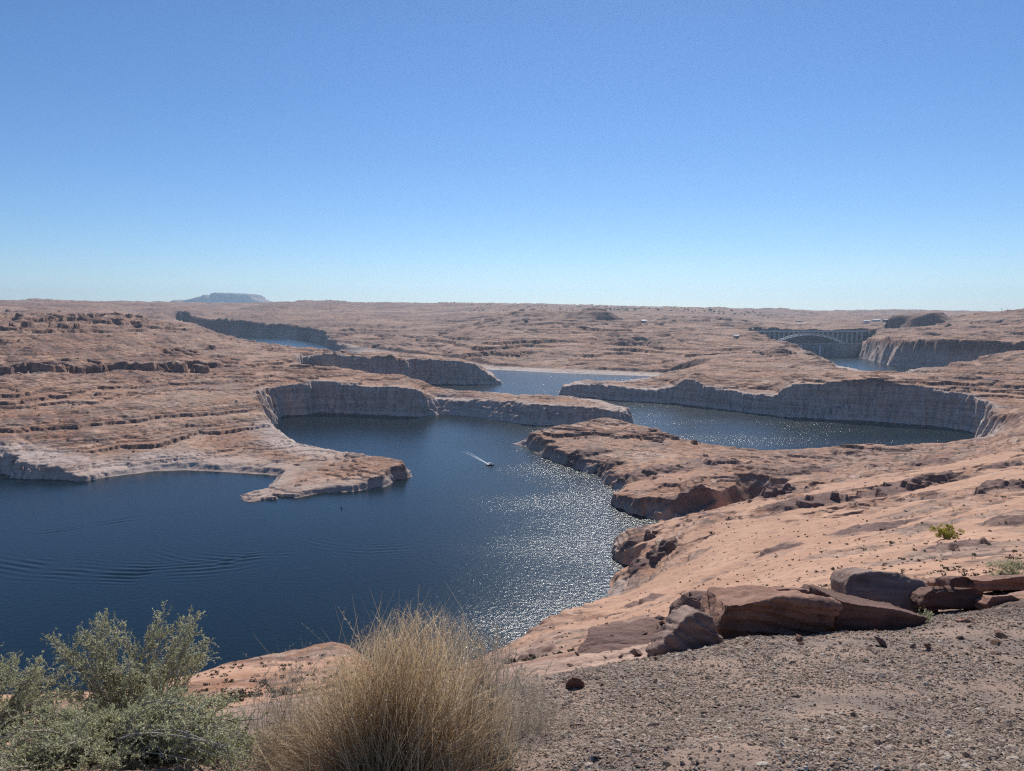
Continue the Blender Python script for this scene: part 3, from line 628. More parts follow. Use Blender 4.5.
# table mountain on the horizon
def mountain():
    Y = 24000.0; X0 = float(at_y(150, 300, Y)[0]); X1 = float(at_y(310, 300, Y)[0]); nx, ny = 340, 120
    top = [(150,303),(176,301.8),(181,299.6),(186,301.3),(191,301),(194,299.6),(199,298.6),(203,297.2),(208,296.4),(210,294.9),(212,294.8),(213.5,297),(217,297.2),(218.5,293.6),(222,292.8),(240,293.3),(257,294.6),(258.5,298),(264,300.4),(272,302.2),(310,304)]
    tp = np.array(top); u = np.linspace(150, 310, nx); prof = (np.interp(u, tp[:,0], 308 - tp[:,1])) * Y / FPX
    y = np.linspace(-1500, 1500, ny); xs = np.linspace(X0, X1, nx); XX, YY = np.meshgrid(xs, y, indexing='ij')
    base = 90.0; H = np.maximum(prof[:, None] - base, 0)
    dd = np.abs(YY) + 160 * fbm(XX, YY, 500, 3, 301) + 90 * np.abs(perlin(XX / 160, YY / 400, 303))
    steep = sstep(800, 640, dd); tal = np.clip((1500 - dd) / 1000, 0, 1) ** 1.3
    Z = base + EYE - 10 + H * np.clip(.52 * tal + .5 * steep, 0, 1) * (1 + .03 * fbm(XX, YY, 220, 3, 305))
    idx = np.arange(nx * ny).reshape(nx, ny); F = np.stack([idx[:-1,:-1], idx[1:,:-1], idx[1:,1:], idx[:-1,1:]], -1).reshape(-1, 4)
    mk = np.zeros((nx * ny, 4)); mk[:, 1] = .45
    o = mesh_np('hill', np.stack([XX.ravel(), YY.ravel() + Y, Z.ravel()], 1), F, M_LAND, attrs={'mask': mk}); o['kind'] = 'structure'
mountain()

# ------------------------------------------------------------------ boat, its wake and the buoy
M_HULL = simple('boat_hull', (.05, .06, .08), .35); M_DECK = simple('boat_deck', (.75, .75, .73), .4); M_GLASS = simple('dark_glass', (.02, .025, .03), .1)
bx, by = at_z(490.5, 465.2); HEAD = math.radians(-62)                # bow points to the lower right
boat = empty('motorboat', (float(bx), float(by), .1), 'small dark motorboat with white deck trailing a white wake across the lake', 'boat'); boat.rotation_euler = (math.radians(3), 0, HEAD - math.radians(45))
L, Wd = 8.6, 2.9
st = [(-.5, .88, -.35, .75), (-.25, 1, -.42, .78), (0, 1, -.42, .85), (.25, .86, -.38, .98), (.42, .5, -.2, 1.12), (.5, .06, .35, 1.22)]
def sect(x, w, zb, zt): w *= Wd / 2; return [(0, x * L, zb), (w * .8, x * L, zb + .3), (w, x * L, zt), (-w, x * L, zt), (-w * .8, x * L, zb + .3)]
b = MB(); b.loft([sect(*q) for q in st]); b.build('hull', M_HULL, boat)
b = MB(); b.loft([[(-Wd/2*w*.93, x*L*.96, zt + .01), (Wd/2*w*.93, x*L*.96, zt + .01), (Wd/2*w*.9, x*L*.96, zt + .14), (-Wd/2*w*.9, x*L*.96, zt + .14)] for x, w, zb, zt in st]); b.build('deck', M_DECK, boat)
b = MB(); b.loft([[(-1.1, -.1*L, 1.0), (1.1, -.1*L, 1.0), (1.05, -.08*L, 2.25), (-1.05, -.08*L, 2.25)], [(-.95, .22*L, 1.1), (.95, .22*L, 1.1), (.8, .12*L, 2.2), (-.8, .12*L, 2.2)]]); cb = b.build('cabin', M_DECK, boat)
b = MB(); b.loft([[(-.85, .222*L, 1.3), (.85, .222*L, 1.3), (.75, .135*L, 2.1), (-.75, .135*L, 2.1)], [(-.85, .228*L, 1.3), (.85, .228*L, 1.3), (.75, .141*L, 2.1), (-.75, .141*L, 2.1)]]); b.build('windshield', M_GLASS, cb)
b = MB(); b.loft([[(-1.2, -.3*L, 2.3), (1.2, -.3*L, 2.3), (1.2, -.3*L, 2.42), (-1.2, -.3*L, 2.42)], [(-1.1, .1*L, 2.3), (1.1, .1*L, 2.3), (1.1, .1*L, 2.42), (-1.1, .1*L, 2.42)]]); b.build('canopy', M_DECK, boat)
b = MB(); b.box(-.35, .35, -.57*L, -.51*L, .0, 1.35); b.build('outboard_motor', M_HULL, boat)
for s0 in (-1, 1):
    b = MB(); b.bar((s0*1.12, -.28*L, .8), (s0*1.12, -.28*L, 2.3), .07); b.build('canopy_post', M_STEEL, boat)
# foam: lumpy ribbon lying on the water behind the stern
tx, ty = at_z(463.5, 450.5); M_FOAM = NT('foam'); M_FOAM.b.inputs['Base Color'].default_value = (.62, .66, .69, 1); M_FOAM.b.inputs['Roughness'].default_value = .8
Vv, Ff = [], []; rng = np.random.default_rng(5)
for k in range(1900):
    u = rng.random() ** 2.8; sp = .45 + 1.3 * u; side = rng.choice([-1, 1]); off = side * sp * (.4 + rng.random() * .9) * (1.0 + .8 * u)
    dx, dy = float(tx - bx), float(ty - by); ll = math.hypot(dx, dy); nx_, ny_ = -dy / ll, dx / ll
    cx, cy = bx + dx * (u * .97 + .012) + nx_ * off, by + dy * (u * .97 + .012) + ny_ * off; sz = rng.uniform(.15, .42) * (1 - .55 * u) * (2.0 if u < .08 else 1.15); hz = rng.uniform(.05, .16) * (3.5 if u < .06 else 1)
    o = len(Vv); a0 = rng.random() * 6
    for q in range(5): Vv.append((cx + sz * math.cos(a0 + q * 1.257), cy + sz * math.sin(a0 + q * 1.257), -.02))
    Vv.append((cx, cy, hz)); Ff += [(o + q, o + (q + 1) % 5, o + 5) for q in range(5)]
o = mesh_np('wake_foam', np.array(Vv), np.array(Ff), M_FOAM.m); tag(o, 'white foam wake stretching up and left behind the motorboat', 'wake', kind='stuff')
qx, qy = at_z(341.5, 508.5); buoy = empty('buoy', (float(qx), float(qy), 0), 'small dark buoy floating below the tip of the rocky spit', 'buoy')
def rnd(r, z, n=14): return [(r * math.cos(2*math.pi*k/n), r * math.sin(2*math.pi*k/n), z) for k in range(n)]
b = MB(); b.loft([rnd(.3,-.4), rnd(.75,-.2), rnd(.8,.35), rnd(.55,.6), rnd(.5,.62)]); b.build('float', M_HULL, buoy, True)
b = MB(); b.loft([rnd(.42,.621), rnd(.36,1.9), rnd(.3,2.1), rnd(.1,2.25)]); b.build('marker', M_HULL, buoy, True)
# ------------------------------------------------------------------ boulders along the rim
def rock_mat(name, a, bcol, dkc, tilt):
    m = NT(name); tc = m.n('ShaderNodeTexCoord'); O = tc.outputs['Object']
    mp = m.n('ShaderNodeMapping'); m.l(O, mp.inputs[0]); mp.inputs['Rotation'].default_value = tilt; mp.inputs['Scale'].default_value = (1.2, 1.2, 14)
    st = m.noise(mp.outputs[0], 1.0, 5, .6); bl = m.noise(O, 3.0, 5, .65); fi = m.noise(O, 38, 5, .7)
    c = m.mix(m.ramp(st, .38, .62), a, bcol); c = m.mix(m.math('MULTIPLY', m.ramp(bl, .5, .66), .6), c, dkc)
    c = m.mix(m.math('MULTIPLY', m.ramp(fi, .5, .68), .45), c, dkc); c = m.mix(m.math('MULTIPLY', m.ramp(fi, .44, .3), .35), c, tuple(min(1, v * 1.45) for v in bcol))
    m.l(c, m.b.inputs['Base Color']); m.b.inputs['Roughness'].default_value = .9; m.b.inputs['Specular IOR Level'].default_value = .2
    h = m.math('ADD', m.math('MULTIPLY', st, .8), m.math('ADD', m.math('MULTIPLY', fi, .35), bl)); m.bump(h, .9, .03)
    return m.m
M_ROCK = rock_mat('red_sandstone_block', (.27, .145, .10), (.36, .205, .145), (.13, .08, .065), (0, .25, .1))
M_ROCKG = rock_mat('grey_sandstone_block', (.23, .15, .12), (.34, .235, .19), (.12, .08, .07), (.5, .6, .2))
M_ROCKD = rock_mat('dark_sandstone_block', (.15, .085, .065), (.22, .125, .095), (.07, .045, .04), (0, .1, 0))
def boulder(name, pts, Y, depth, mat, label, tilt=(.12, .06), slab=.05, back=.8, lift=.0, vox=.022, lean=0.0, rough=1.0, seed=1, group='sandstone boulders along the rim'):
    """front outline in pixels at distance Y, a smaller back face depth metres behind; then weathered"""
    fr = np.array([at_y(px, py, Y) for px, py in pts]); c = fr.mean(0)
    zr = (fr[:, 2] - fr[:, 2].min()) / max(np.ptp(fr[:, 2]), 1e-6)
    fr[:, 1] += lean * zr
    bk = c + (fr - c) * back; bk[:, 1] = fr[:, 1] + depth; bk[:, 2] += lift - .36 * depth
    md = c + (fr - c) * (1 + back) / 2 * 1.0; md[:, 1] = fr[:, 1] + depth * .5; md[:, 2] += lift * .5 - .18 * depth
    org = np.array([c[0], c[1] + depth / 2, fr[:, 2].min()]); b = MB(); b.loft([list(fr - org), list(md - org), list(bk - org)])
    me = bpy.data.meshes.new('tmp'); me.from_pydata(b.v, [], b.f); me.update()
    import bmesh
    bm = bmesh.new(); bm.from_mesh(me); bmesh.ops.triangulate(bm, faces=bm.faces[:]); bmesh.ops.recalc_face_normals(bm, faces=bm.faces[:]); bm.to_mesh(me); bm.free()
    t = bpy.data.objects.new('tmp', me); COL.objects.link(t); md_ = t.modifiers.new('r', 'REMESH'); md_.mode = 'VOXEL'; md_.voxel_size = vox
    dg = bpy.context.evaluated_depsgraph_get(); dg.update(); ev = t.evaluated_get(dg).to_mesh(); n = len(ev.vertices)
    p = np.empty(n * 3, np.float32); ev.vertices.foreach_get('co', p); p = p.reshape(-1, 3).astype(float)
    nn = np.empty(n * 3, np.float32); ev.vertices.foreach_get('normal', nn); nn = nn.reshape(-1, 3)
    F = np.array([tuple(q.vertices) for q in ev.polygons if len(q.vertices) == 4], np.int32)
    t.evaluated_get(dg).to_mesh_clear(); bpy.data.objects.remove(t)
    lay = p[:, 2] + tilt[0] * p[:, 0] + tilt[1] * p[:, 1] + .03 * noise3(p, .5, seed + 4) + slab * .9 * noise3(p, .9, seed + 5) + slab * .35 * np.sin(p[:, 2] / slab * 1.3)
    q = lay / slab; k = np.floor(q); f = q - k; rk = _GX[_hash(k.astype(np.int32), np.zeros(len(k), np.int32), seed)]
    rk2 = _GX[_hash(k.astype(np.int32) + 1, np.zeros(len(k), np.int32), seed)]
    ledge = rk + (rk2 - rk) * sstep(.88, 1, f); side = 1 - np.abs(nn[:, 2]) ** 2
    dsp = rough * (.055 * noise3(p, .8, seed) + .014 * noise3(p, .25, seed + 7) - .045 * np.maximum(0, .22 - np.abs(noise3(p, .7, seed + 9))) * 1.6 + .009 * noise3(p, .085, seed + 11) + .006 * noise3(p, .035, seed + 13)) + .034 * rough * ledge * side
    p = p + nn * dsp[:, None]
    o = mesh_np(name, p, F, mat, smooth=True); o.location = org
    return tag(o, label, 'boulder', group)
boulder('boulder', [(644,674),(652,660),(668,645),(686,630),(704,622),(716,626),(726,642),(735,674)], 6.9, .5, M_ROCKG, 'grey ridged slab leaning low at the left end of the boulder row', tilt=(.9, .5), slab=.07, lean=.25, back=.8, lift=.06, seed=11, rough=.8)
boulder('boulder', [(713,638),(716,622),(721,606),(723,601),(742,600),(770,596),(800,596),(832,601),(835,606),(828,622),(812,642),(757,652),(730,652)], 7.9, 1.0, M_ROCK, 'large overhanging block with slanting layered top, biggest in the boulder row', tilt=(.16, -.30), slab=.055, lean=-.12, back=.85, lift=.20, seed=21, rough=1.25)
boulder('boulder', [(748,594),(758,590),(790,590),(835,597),(846,604),(820,606),(780,597)], 9.2, .9, M_ROCK, 'thin slab of layered rock lying behind the large overhanging block', tilt=(.15, .0), slab=.045, back=.85, lift=.05, seed=25)
boulder('boulder', [(836,644),(834,597),(843,600),(860,604),(896,610),(915,615),(927,618),(920,632),(908,646)], 7.9, .75, M_ROCKD, 'dark square-faced block with a pale sunlit flat top', tilt=(.02, .1), slab=.14, back=.92, lift=.16, seed=31, rough=.7)
boulder('boulder', [(851,614),(854,592),(864,584),(884,581),(912,583),(936,590),(948,600),(940,616),(880,618)], 9.8, .8, M_ROCKG, 'broad rounded brown boulder rising behind the square dark block', tilt=(.2, .2), slab=.2, back=.75, lift=.10, lean=.4, seed=41, rough=1.0)
boulder('boulder', [(921,607),(924,594),(934,588),(950,586),(975,588),(986,592),(985,606),(960,611),(930,612)], 9.6, .8, M_ROCKD, 'rough dark broken rock right of the broad rounded boulder', tilt=(.1, .2), slab=.09, back=.85, lift=.02, seed=51, rough=1.25)
boulder('boulder', [(950,588),(953,578),(966,576),(978,580),(976,588)], 10.6, .5, M_ROCKD, 'small dark rock perched behind the rough broken one', tilt=(.1, .2), slab=.07, back=.8, seed=57)
boulder('boulder', [(935,584),(945,577),(985,580),(1020,576),(1060,574),(1060,590),(980,592),(940,590)], 12.0, 1.2, M_ROCK, 'low flat reddish ledge reaching out of the right edge', tilt=(.05, .1), slab=.07, back=.8, seed=59)
boulder('boulder', [(956,630),(958,621),(966,619),(976,623),(978,632)], 7.7, .22, M_ROCK, 'small reddish stone half sunk in gravel near the right edge', vox=.012, rough=.45, seed=61)
boulder('boulder', [(566,697),(566,684),(572,677),(582,679),(586,690),(583,699)], 4.75, .12, M_ROCKD, 'single small dark stone on the gravel lip beside the dry grass', vox=.008, rough=.28, seed=71)
boulder('boulder', [(838,588),(842,580),(856,579),(862,588)], 11, .5, M_ROCK, 'small red rock just left of the broad rounded boulder', vox=.02, rough=.6, seed=75)
boulder('boulder', [(986,604),(992,596),(1012,594),(1026,600),(1024,610),(990,612)], 9.3, .5, M_ROCK, 'pinkish flat stone on the gravel rise at the right edge', vox=.02, rough=.6, seed=77)

# ------------------------------------------------------------------ gravel
def stones(n, rng, cx, cy, size, flat=.6, sub=0):
    """n little angular stones: jittered octahedra with cut corners, resting on the terrain"""
    base = np.array([(1,0,0),(.5,.87,0),(-.5,.87,0),(-1,0,0),(-.5,-.87,0),(.5,-.87,0),(.45,.3,.75),(-.45,.35,.7),(0,-.5,.8),(0,0,-.8)])
    tri = np.array([(0,1,6),(1,2,7),(1,7,6),(2,3,7),(3,4,8),(3,8,7),(4,5,8),(5,0,6),(5,6,8),(6,7,8),(1,0,9),(2,1,9),(3,2,9),(4,3,9),(5,4,9),(0,5,9)])
    cz = terrain(cx, cy); a = rng.random(n) * 6.283; B = base[None] * (1 + rng.uniform(-.32, .32, (n, 10, 3)))
    B = B * np.stack([size * rng.uniform(.8, 1.35, n), size * rng.uniform(.6, 1.0, n), size * flat * rng.uniform(.6, 1.2, n)], 1)[:, None]
    tx, ty = rng.normal(0, .25, n), rng.normal(0, .25, n)
    B[:, :, 2] += B[:, :, 0] * tx[:, None] + B[:, :, 1] * ty[:, None]
    ca, sa = np.cos(a)[:, None], np.sin(a)[:, None]
    X = B[:, :, 0] * ca - B[:, :, 1] * sa + cx[:, None]; Y = B[:, :, 0] * sa + B[:, :, 1] * ca + cy[:, None]; Z = B[:, :, 2] + (cz + size * flat * .25)[:, None]
    V = np.stack([X, Y, Z], -1).reshape(-1, 3); F = (tri[None] + 10 * np.arange(n)[:, None, None]).reshape(-1, 3)
    return V, F, np.repeat(rng.random(n), 10)
M_GRAV = plant_mat('gravel_stone', [(.11,.082,.062), (.20,.148,.11), (.28,.205,.152), (.35,.24,.168), (.38,.30,.232), (.50,.43,.35)], .85, 0.0)
rng = np.random.default_rng(77); N = 230000
gp = rng.random(N) ** 1.0; r = 2.2 * (11.0 / 2.2) ** gp; th = rng.uniform(-.12, .95, N); gx, gy = r * np.sin(th), r * np.cos(th)
clump = fbm(gx, gy * .8, .9, 3, 201) + .5 * fbm(gx, gy, .25, 2, 203)
edge = (th + .10 * perlin(gx * 1.3, gy * 1.3, 205) + rng.normal(0, .035, N) > np.where(r < 4.5, -.03 + .03 * (r - 2.5), .02 + .05 * (r - 4.5)))
keep = edge & (rng.random(N) < np.clip(.80 + 1.0 * clump, .12, 1)); gx, gy, r = gx[keep], gy[keep], r[keep]
sz = np.clip(rng.lognormal(math.log(.0047), .50, len(gx)), .0035, .026) * (r / 3.0) ** .45
V, F, tn = stones(len(gx), rng, gx, gy, sz); o = mesh_np('gravel', V, F, M_GRAV, smooth=False, attrs={'tint': tn})
tag(o, 'loose grey and brown gravel covering the rim in front of the boulders', 'gravel', kind='stuff')
# loose stones one can pick out, on the rim and under the boulders
M_STONE = [M_ROCK, M_ROCKD, M_ROCKG]; rng = np.random.default_rng(9); proto = []
for k in range(5):
    V, F, _ = stones(1, rng, np.zeros(1), np.array([0.]), np.ones(1), .7); V[:, 2] -= V[:, 2].min() + .25
    proto.append((V, F))
nst = 0
for k in range(600):
    px, py = rng.uniform(560, 1020), rng.uniform(590, 672); x, y, z = hit(px, py)
    if not 6.0 < y < 24: continue
    v_, f_ = proto[k % 5]; s_ = min(.11, rng.lognormal(math.log(.04), .45)) * (y / 9)
    key = f'stone{k%5}{k%3}'
    me = bpy.data.meshes.get(key)
    if me is None:
        o = mesh_np('loose_stone', v_, f_, M_STONE[k % 3], smooth=False); o.data.name = key
    else: o = bpy.data.objects.new('loose_stone', me); COL.objects.link(o)
    o.location = (x, y, z); o.scale = (s_, s_ * rng.uniform(.7, 1.1), s_ * rng.uniform(.6, 1)); o.rotation_euler = (0, 0, rng.random() * 6.3)
    tag(o, 'angular reddish stone lying loose around the rim boulders', 'stone', 'loose stones around the rim boulders'); nst += 1
    if nst >= 130: break

# ------------------------------------------------------------------ foreground plants
def tubes(paths, r0, r1, sides=4):
    """paths (n,k,3) -> tapering tubes"""
    n, k, _ = paths.shape; d = np.gradient(paths, axis=1); d /= np.linalg.norm(d, axis=2)[..., None] + 1e-9
    ref = np.array([.31, .53, .79]); u = np.cross(d, ref); u /= np.linalg.norm(u, axis=2)[..., None] + 1e-9; v = np.cross(d, u)
    rad = np.asarray(r0).reshape(-1, 1) * (1 - np.linspace(0, 1, k)[None]) + np.asarray(r1).reshape(-1, 1) * np.linspace(0, 1, k)[None]
    a = np.arange(sides) * 2 * np.pi / sides
    ring = paths[:, :, None] + rad[..., None, None] * (np.cos(a)[:, None] * u[:, :, None] + np.sin(a)[:, None] * v[:, :, None])
    idx = np.arange(n * k * sides).reshape(n, k, sides); nx = np.roll(idx, -1, 2)
    F = np.stack([idx[:, :-1], nx[:, :-1], nx[:, 1:], idx[:, 1:]], -1).reshape(-1, 4)
    return ring.reshape(-1, 3), F
def bend(a, b, k, rng, sag, jit):
    """n curved paths from a to b with k points"""
    t = np.linspace(0, 1, k)[None, :, None]; p = a[:, None] * (1 - t) + b[:, None] * t; L = np.linalg.norm(b - a, axis=1)[:, None, None]
    o = rng.normal(size=(len(a), 1, 3)) * jit * L; p = p + np.sin(t * np.pi) * o; p[..., 2:] += sag * L * np.sin(t * np.pi)
    return p
def ribbons(paths, w, rng):
    n, k, _ = paths.shape; d = np.gradient(paths, axis=1); ref = rng.normal(size=(n, 1, 3)); s = np.cross(d, ref); s /= np.linalg.norm(s, axis=2)[..., None] + 1e-9
    wd_ = (w[:, None] * np.sqrt(np.clip(1.02 - np.linspace(0, 1, k), 0, 1))[None])[..., None]
    V = np.stack([paths - s * wd_, paths + s * wd_], 2); idx = np.arange(n * k * 2).reshape(n, k, 2)
    F = np.stack([idx[:, :-1, 0], idx[:, :-1, 1], idx[:, 1:, 1], idx[:, 1:, 0]], -1).reshape(-1, 4)
    return V.reshape(-1, 3), F
def leaves(c, d, ln, wd_, rng):
    """slim leaf quads (bent diamond) at c along d"""
    n = len(c); d = d / (np.linalg.norm(d, axis=1)[:, None] + 1e-9); s = np.cross(d, rng.normal(size=(n, 3))); s /= np.linalg.norm(s, axis=1)[:, None] + 1e-9
    ln = ln[:, None]; w = wd_[:, None]
    V = np.stack([c, c + d*ln*.5 + s*w, c + d*ln, c + d*ln*.5 - s*w], 1).reshape(-1, 3)
    return V, np.arange(4 * n).reshape(-1, 4)
M_LEAF = plant_mat('grey_green_leaf', [(.26,.265,.13), (.40,.40,.215), (.50,.49,.30), (.62,.60,.41)], .7, .58)
M_TWIG = plant_mat('pale_twig', [(.30,.25,.20), (.50,.44,.37)], .85, 0)
M_STRAW = plant_mat('dry_straw', [(.30,.19,.105), (.50,.345,.195), (.62,.47,.295), (.74,.62,.45)], .65, .5)
M_GREYSTEM = plant_mat('grey_dry_stem', [(.26,.20,.15), (.42,.35,.27), (.52,.45,.35)], .8, .35)
def shrub(label, root, tips, seed, twigs=26, leafn=16, leafl=.014, matl=M_LEAF, spread=.055, twl=.13, group='grey-green shrubs at the lower left', name='shrub'):
    """stems run from the root to the given tips (world points); each carries leafy twigs"""
    rng = np.random.default_rng(seed); tips = np.asarray(tips, float); n = len(tips); root = np.asarray(root, float)
    e = empty(name, root, label, 'shrub', group)
    a = np.zeros((n, 3)); a[:, :2] = rng.normal(0, spread, (n, 2)); st = bend(a, tips - root, 9, rng, .10, .07)
    tl = rng.uniform(.22, 1.0, (n, twigs)) ** .8 * 8; i = np.minimum(tl.astype(int), 7); f = (tl - i)[..., None]; ar = np.arange(n)[:, None]
    ta = st[ar, i] * (1 - f) + st[ar, i + 1] * f; td = st[ar, i + 1] - st[ar, i]; td /= np.linalg.norm(td, axis=2)[..., None]
    td = td * .8 + rng.normal(size=td.shape) * .55 + np.array([0, 0, .25]); td /= np.linalg.norm(td, axis=2)[..., None]
    tlen = twl * rng.uniform(.4, 1.1, (n, twigs, 1)) * (1.15 - .55 * (tl / 8)[..., None])
    ta = ta.reshape(-1, 3); tb = ta + (td * tlen).reshape(-1, 3); tw = bend(ta, tb, 4, rng, .05, .1)
    V1, F1 = tubes(st, np.full(n, .0055), np.full(n, .0015), 5); V2, F2 = tubes(tw, np.full(len(tw), .0016), np.full(len(tw), .0007), 3)
    V = np.concatenate([V1, V2]); tn = np.concatenate([np.full(len(V1), .5), np.repeat(rng.random(len(tw)), 12)])
    mesh_np('stem', V, [F1, F2 + len(V1)], M_TWIG, e, attrs={'tint': tn})
    m_ = len(tw); s_ = rng.uniform(.12, 1, (m_, leafn)) * 3; j = np.minimum(s_.astype(int), 2); g = (s_ - j)[..., None]; ar = np.arange(m_)[:, None]
    lc = tw[ar, j] * (1 - g) + tw[ar, j + 1] * g; ld = tw[ar, j + 1] - tw[ar, j]; ld = ld / (np.linalg.norm(ld, axis=2)[..., None] + 1e-9) + rng.normal(size=ld.shape) * .6
    lc, ld = lc.reshape(-1, 3), ld.reshape(-1, 3); nl = len(lc)
    V, F = leaves(lc, ld, leafl * rng.uniform(.5, 1.25, nl), leafl * .16 * rng.uniform(.7, 1.3, nl), rng)
    base = np.repeat(rng.random(m_), leafn) * .55 + rng.random(nl) * .45
    mesh_np('foliage', V, F, matl, e, smooth=False, attrs={'tint': np.repeat(base, 4)})
    return e
def gz(x, y): return float(terrain(np.array([float(x)]), np.array([float(y)]))[0])
def tip_list(regions, seed):
    rng = np.random.default_rng(seed); out = []
    for (px0, px1, py0, py1, Y0, Y1, n) in regions:
        for _ in range(n): out.append(at_y(rng.uniform(px0, px1), rng.uniform(py0, py1), rng.uniform(Y0, Y1)))
    return np.array(out)
def rooted(px, Y):
    x = float(at_y(px, 700, Y)[0]); return (x, Y, gz(x, Y) - .02)
shrub('tall feathery grey-green shrub with two plumes against the dark water', rooted(128, 4.0),
      tip_list([(85,125,615,650,3.8,4.2,15),(150,200,612,640,3.8,4.2,12),(50,90,632,660,3.8,4.2,6),(185,212,632,672,3.8,4.2,8),(70,190,650,690,3.6,4.3,20),(60,200,690,730,3.5,4.3,24)], 1), 31, twigs=30)
shrub('grey-green shrub cut off by the left edge', rooted(-30, 3.7), tip_list([(-60,14,645,690,3.5,3.9,18),(10,48,655,700,3.5,3.9,12),(30,82,662,705,3.5,4.0,14),(-40,52,690,740,3.4,3.9,16)], 2), 32, twigs=28)
shrub('low spreading grey-green shrub along the bottom beside the grass', rooted(90, 3.0), tip_list([(0,120,708,760,2.8,3.2,36),(110,235,695,750,2.8,3.3,40),(-40,60,730,800,2.5,3.0,20),(60,250,745,800,2.5,3.0,44),(190,268,715,790,2.6,3.1,30),(-20,120,740,800,2.5,3.0,24),(220,288,732,800,2.6,3.0,22)], 3), 33, twigs=30, twl=.11)
# golden bunch grass
def grass(label, root, n, rad, tips, seed, mat, name='bunch_grass', w=.0015, group=None, heads=0):
    rng = np.random.default_rng(seed); e = empty(name, root, label, 'grass', group); root = np.asarray(root, float)
    tips = tips(rng, n) - root; k = 7
    a = np.zeros((n, 3)); a[:, :2] = rng.normal(0, rad, (n, 2)) + tips[:, :2] * .18; a[:, 2] = -.03
    p = bend(a, tips, k, rng, .06, .075)
    br = rng.random(n) < .10; kk = rng.integers(3, 5)
    p[br, kk:] += (np.linspace(0, 1, k - kk)[None, :, None] * rng.normal(0, .10, (br.sum(), 1, 3)) * [1, 1, .8]); V, F = ribbons(p, w * rng.uniform(.7, 1.3, n), rng)
    mesh_np('blade_tuft', V, F, mat, e, smooth=False, attrs={'tint': np.repeat(rng.beta(2, 2, n), k * 2)})
    if heads:
        q = rng.integers(0, n, heads); m_ = 22; s_ = rng.uniform(.72, 1.0, (heads, m_)) * (k - 1); j = np.minimum(s_.astype(int), k - 2); g = (s_ - j)[..., None]
        c = p[q[:, None], j] * (1 - g) + p[q[:, None], j + 1] * g; d = p[q[:, None], j + 1] - p[q[:, None], j]; d = d / (np.linalg.norm(d, axis=2)[..., None]) + rng.normal(size=d.shape) * .7
        c, d = c.reshape(-1, 3), d.reshape(-1, 3); V, F = leaves(c, d, rng.uniform(.006, .018, len(c)), rng.uniform(.0008, .0016, len(c)), rng)
        mesh_np('seed_head', V, F, mat, e, smooth=False, attrs={'tint': np.repeat(rng.uniform(.4, 1, len(c)), 4)})
    return e
def fan(px0, px1, edge, Y0, Y1, low):
    """tips under an upper outline edge(px); density rises towards the outline"""
    ex, ey = np.array(edge).T
    def f(rng, n):
        px = rng.normal((px0 + px1) / 2, (px1 - px0) / 3.6, n); px = np.clip(px, px0, px1); top = np.interp(px, ex, ey)
        py = top + (low - top) * rng.random(n) ** 1.7 + rng.normal(0, 5, n); return at_y(px, py, rng.uniform(Y0, Y1, n)).T
    return f
grass('big golden clump of dry bunch grass in the middle foreground', rooted(392, 2.75), 3300, .085,
      fan(250, 512, [(250,735),(290,690),(330,655),(370,628),(395,612),(430,606),(460,612),(482,632),(505,690)], 2.55, 2.95, 770), 41, M_STRAW, heads=420)
grass('wispy grey-brown dry stems right of the golden grass', rooted(478, 2.9), 420, .06,
      fan(430, 548, [(430,640),(455,612),(475,618),(500,628),(520,645),(548,690)], 2.75, 3.15, 770), 42, M_GREYSTEM, name='dry_weed', w=.0017, heads=300)
grass('pale sparse grass on the left flank of the golden clump', rooted(285, 2.95), 420, .10,
      fan(205, 345, [(205,745),(240,705),(280,660),(310,640),(345,650)], 2.8, 3.1, 775), 43, M_GREYSTEM, name='dry_weed', w=.0014, heads=120)
grass('thin dry weed at the gravel edge below the small dark stone', rooted(528, 3.5), 420, .07,
      fan(490, 580, [(490,690),(515,668),(545,680),(580,715)], 3.3, 3.7, 760), 44, M_GREYSTEM, name='dry_weed', w=.0010, heads=160)
shrub('tiny green weed where grass and gravel meet at the bottom', rooted(500, 2.95), tip_list([(488,520,742,785,2.85,3.05,16)], 8), 34, twigs=12, leafn=10, twl=.05, leafl=.010, group='small green weeds', spread=.02, name='weed')
shrub('small green weed at the foot of the dark square block', rooted(918, 8.0), tip_list([(905,935,612,632,7.9,8.2,16)], 9), 35, twigs=12, leafn=10, twl=.12, leafl=.022, group='small green weeds', spread=.05, name='weed')
shrub('sparse green bush on the sand slope behind the right-hand rocks', rooted(1005, 21), tip_list([(985,1022,560,578,20.5,21.5,22)], 10), 36, twigs=14, leafn=10, twl=.3, leafl=.05, group='small green weeds', spread=.15, name='weed')

# ------------------------------------------------------------------ desert scrub on the slopes
M_YEL = plant_mat('yellow_green_leaf', [(.24,.21,.02), (.42,.37,.04), (.54,.48,.08)], .7, .35)
M_SCRUB = plant_mat('scrub_leaf', [(.06,.052,.036), (.13,.11,.075), (.24,.205,.14)], .85, .15)
x, y, z = hit(945, 539); hS = 15 * y / FPX
yb = empty('rabbitbrush', (x, y, z), 'bright yellow-green bush standing alone on the right sand slope', 'bush')
rng = np.random.default_rng(3); n = 60
tp = np.stack([rng.normal(0, .32, n) * hS, rng.normal(0, .32, n) * hS, hS * rng.uniform(.12, .92, n)], 1); ps = bend(np.zeros((n, 3)) + rng.normal(0, .04 * hS, (n, 3)) * [1, 1, 0], tp, 6, rng, .05, .05)
V, F = tubes(ps, np.full(n, .02 * hS / 2), np.full(n, .005), 4); mesh_np('stem', V, F, M_TWIG, yb, attrs={'tint': np.full(len(V), .5)})
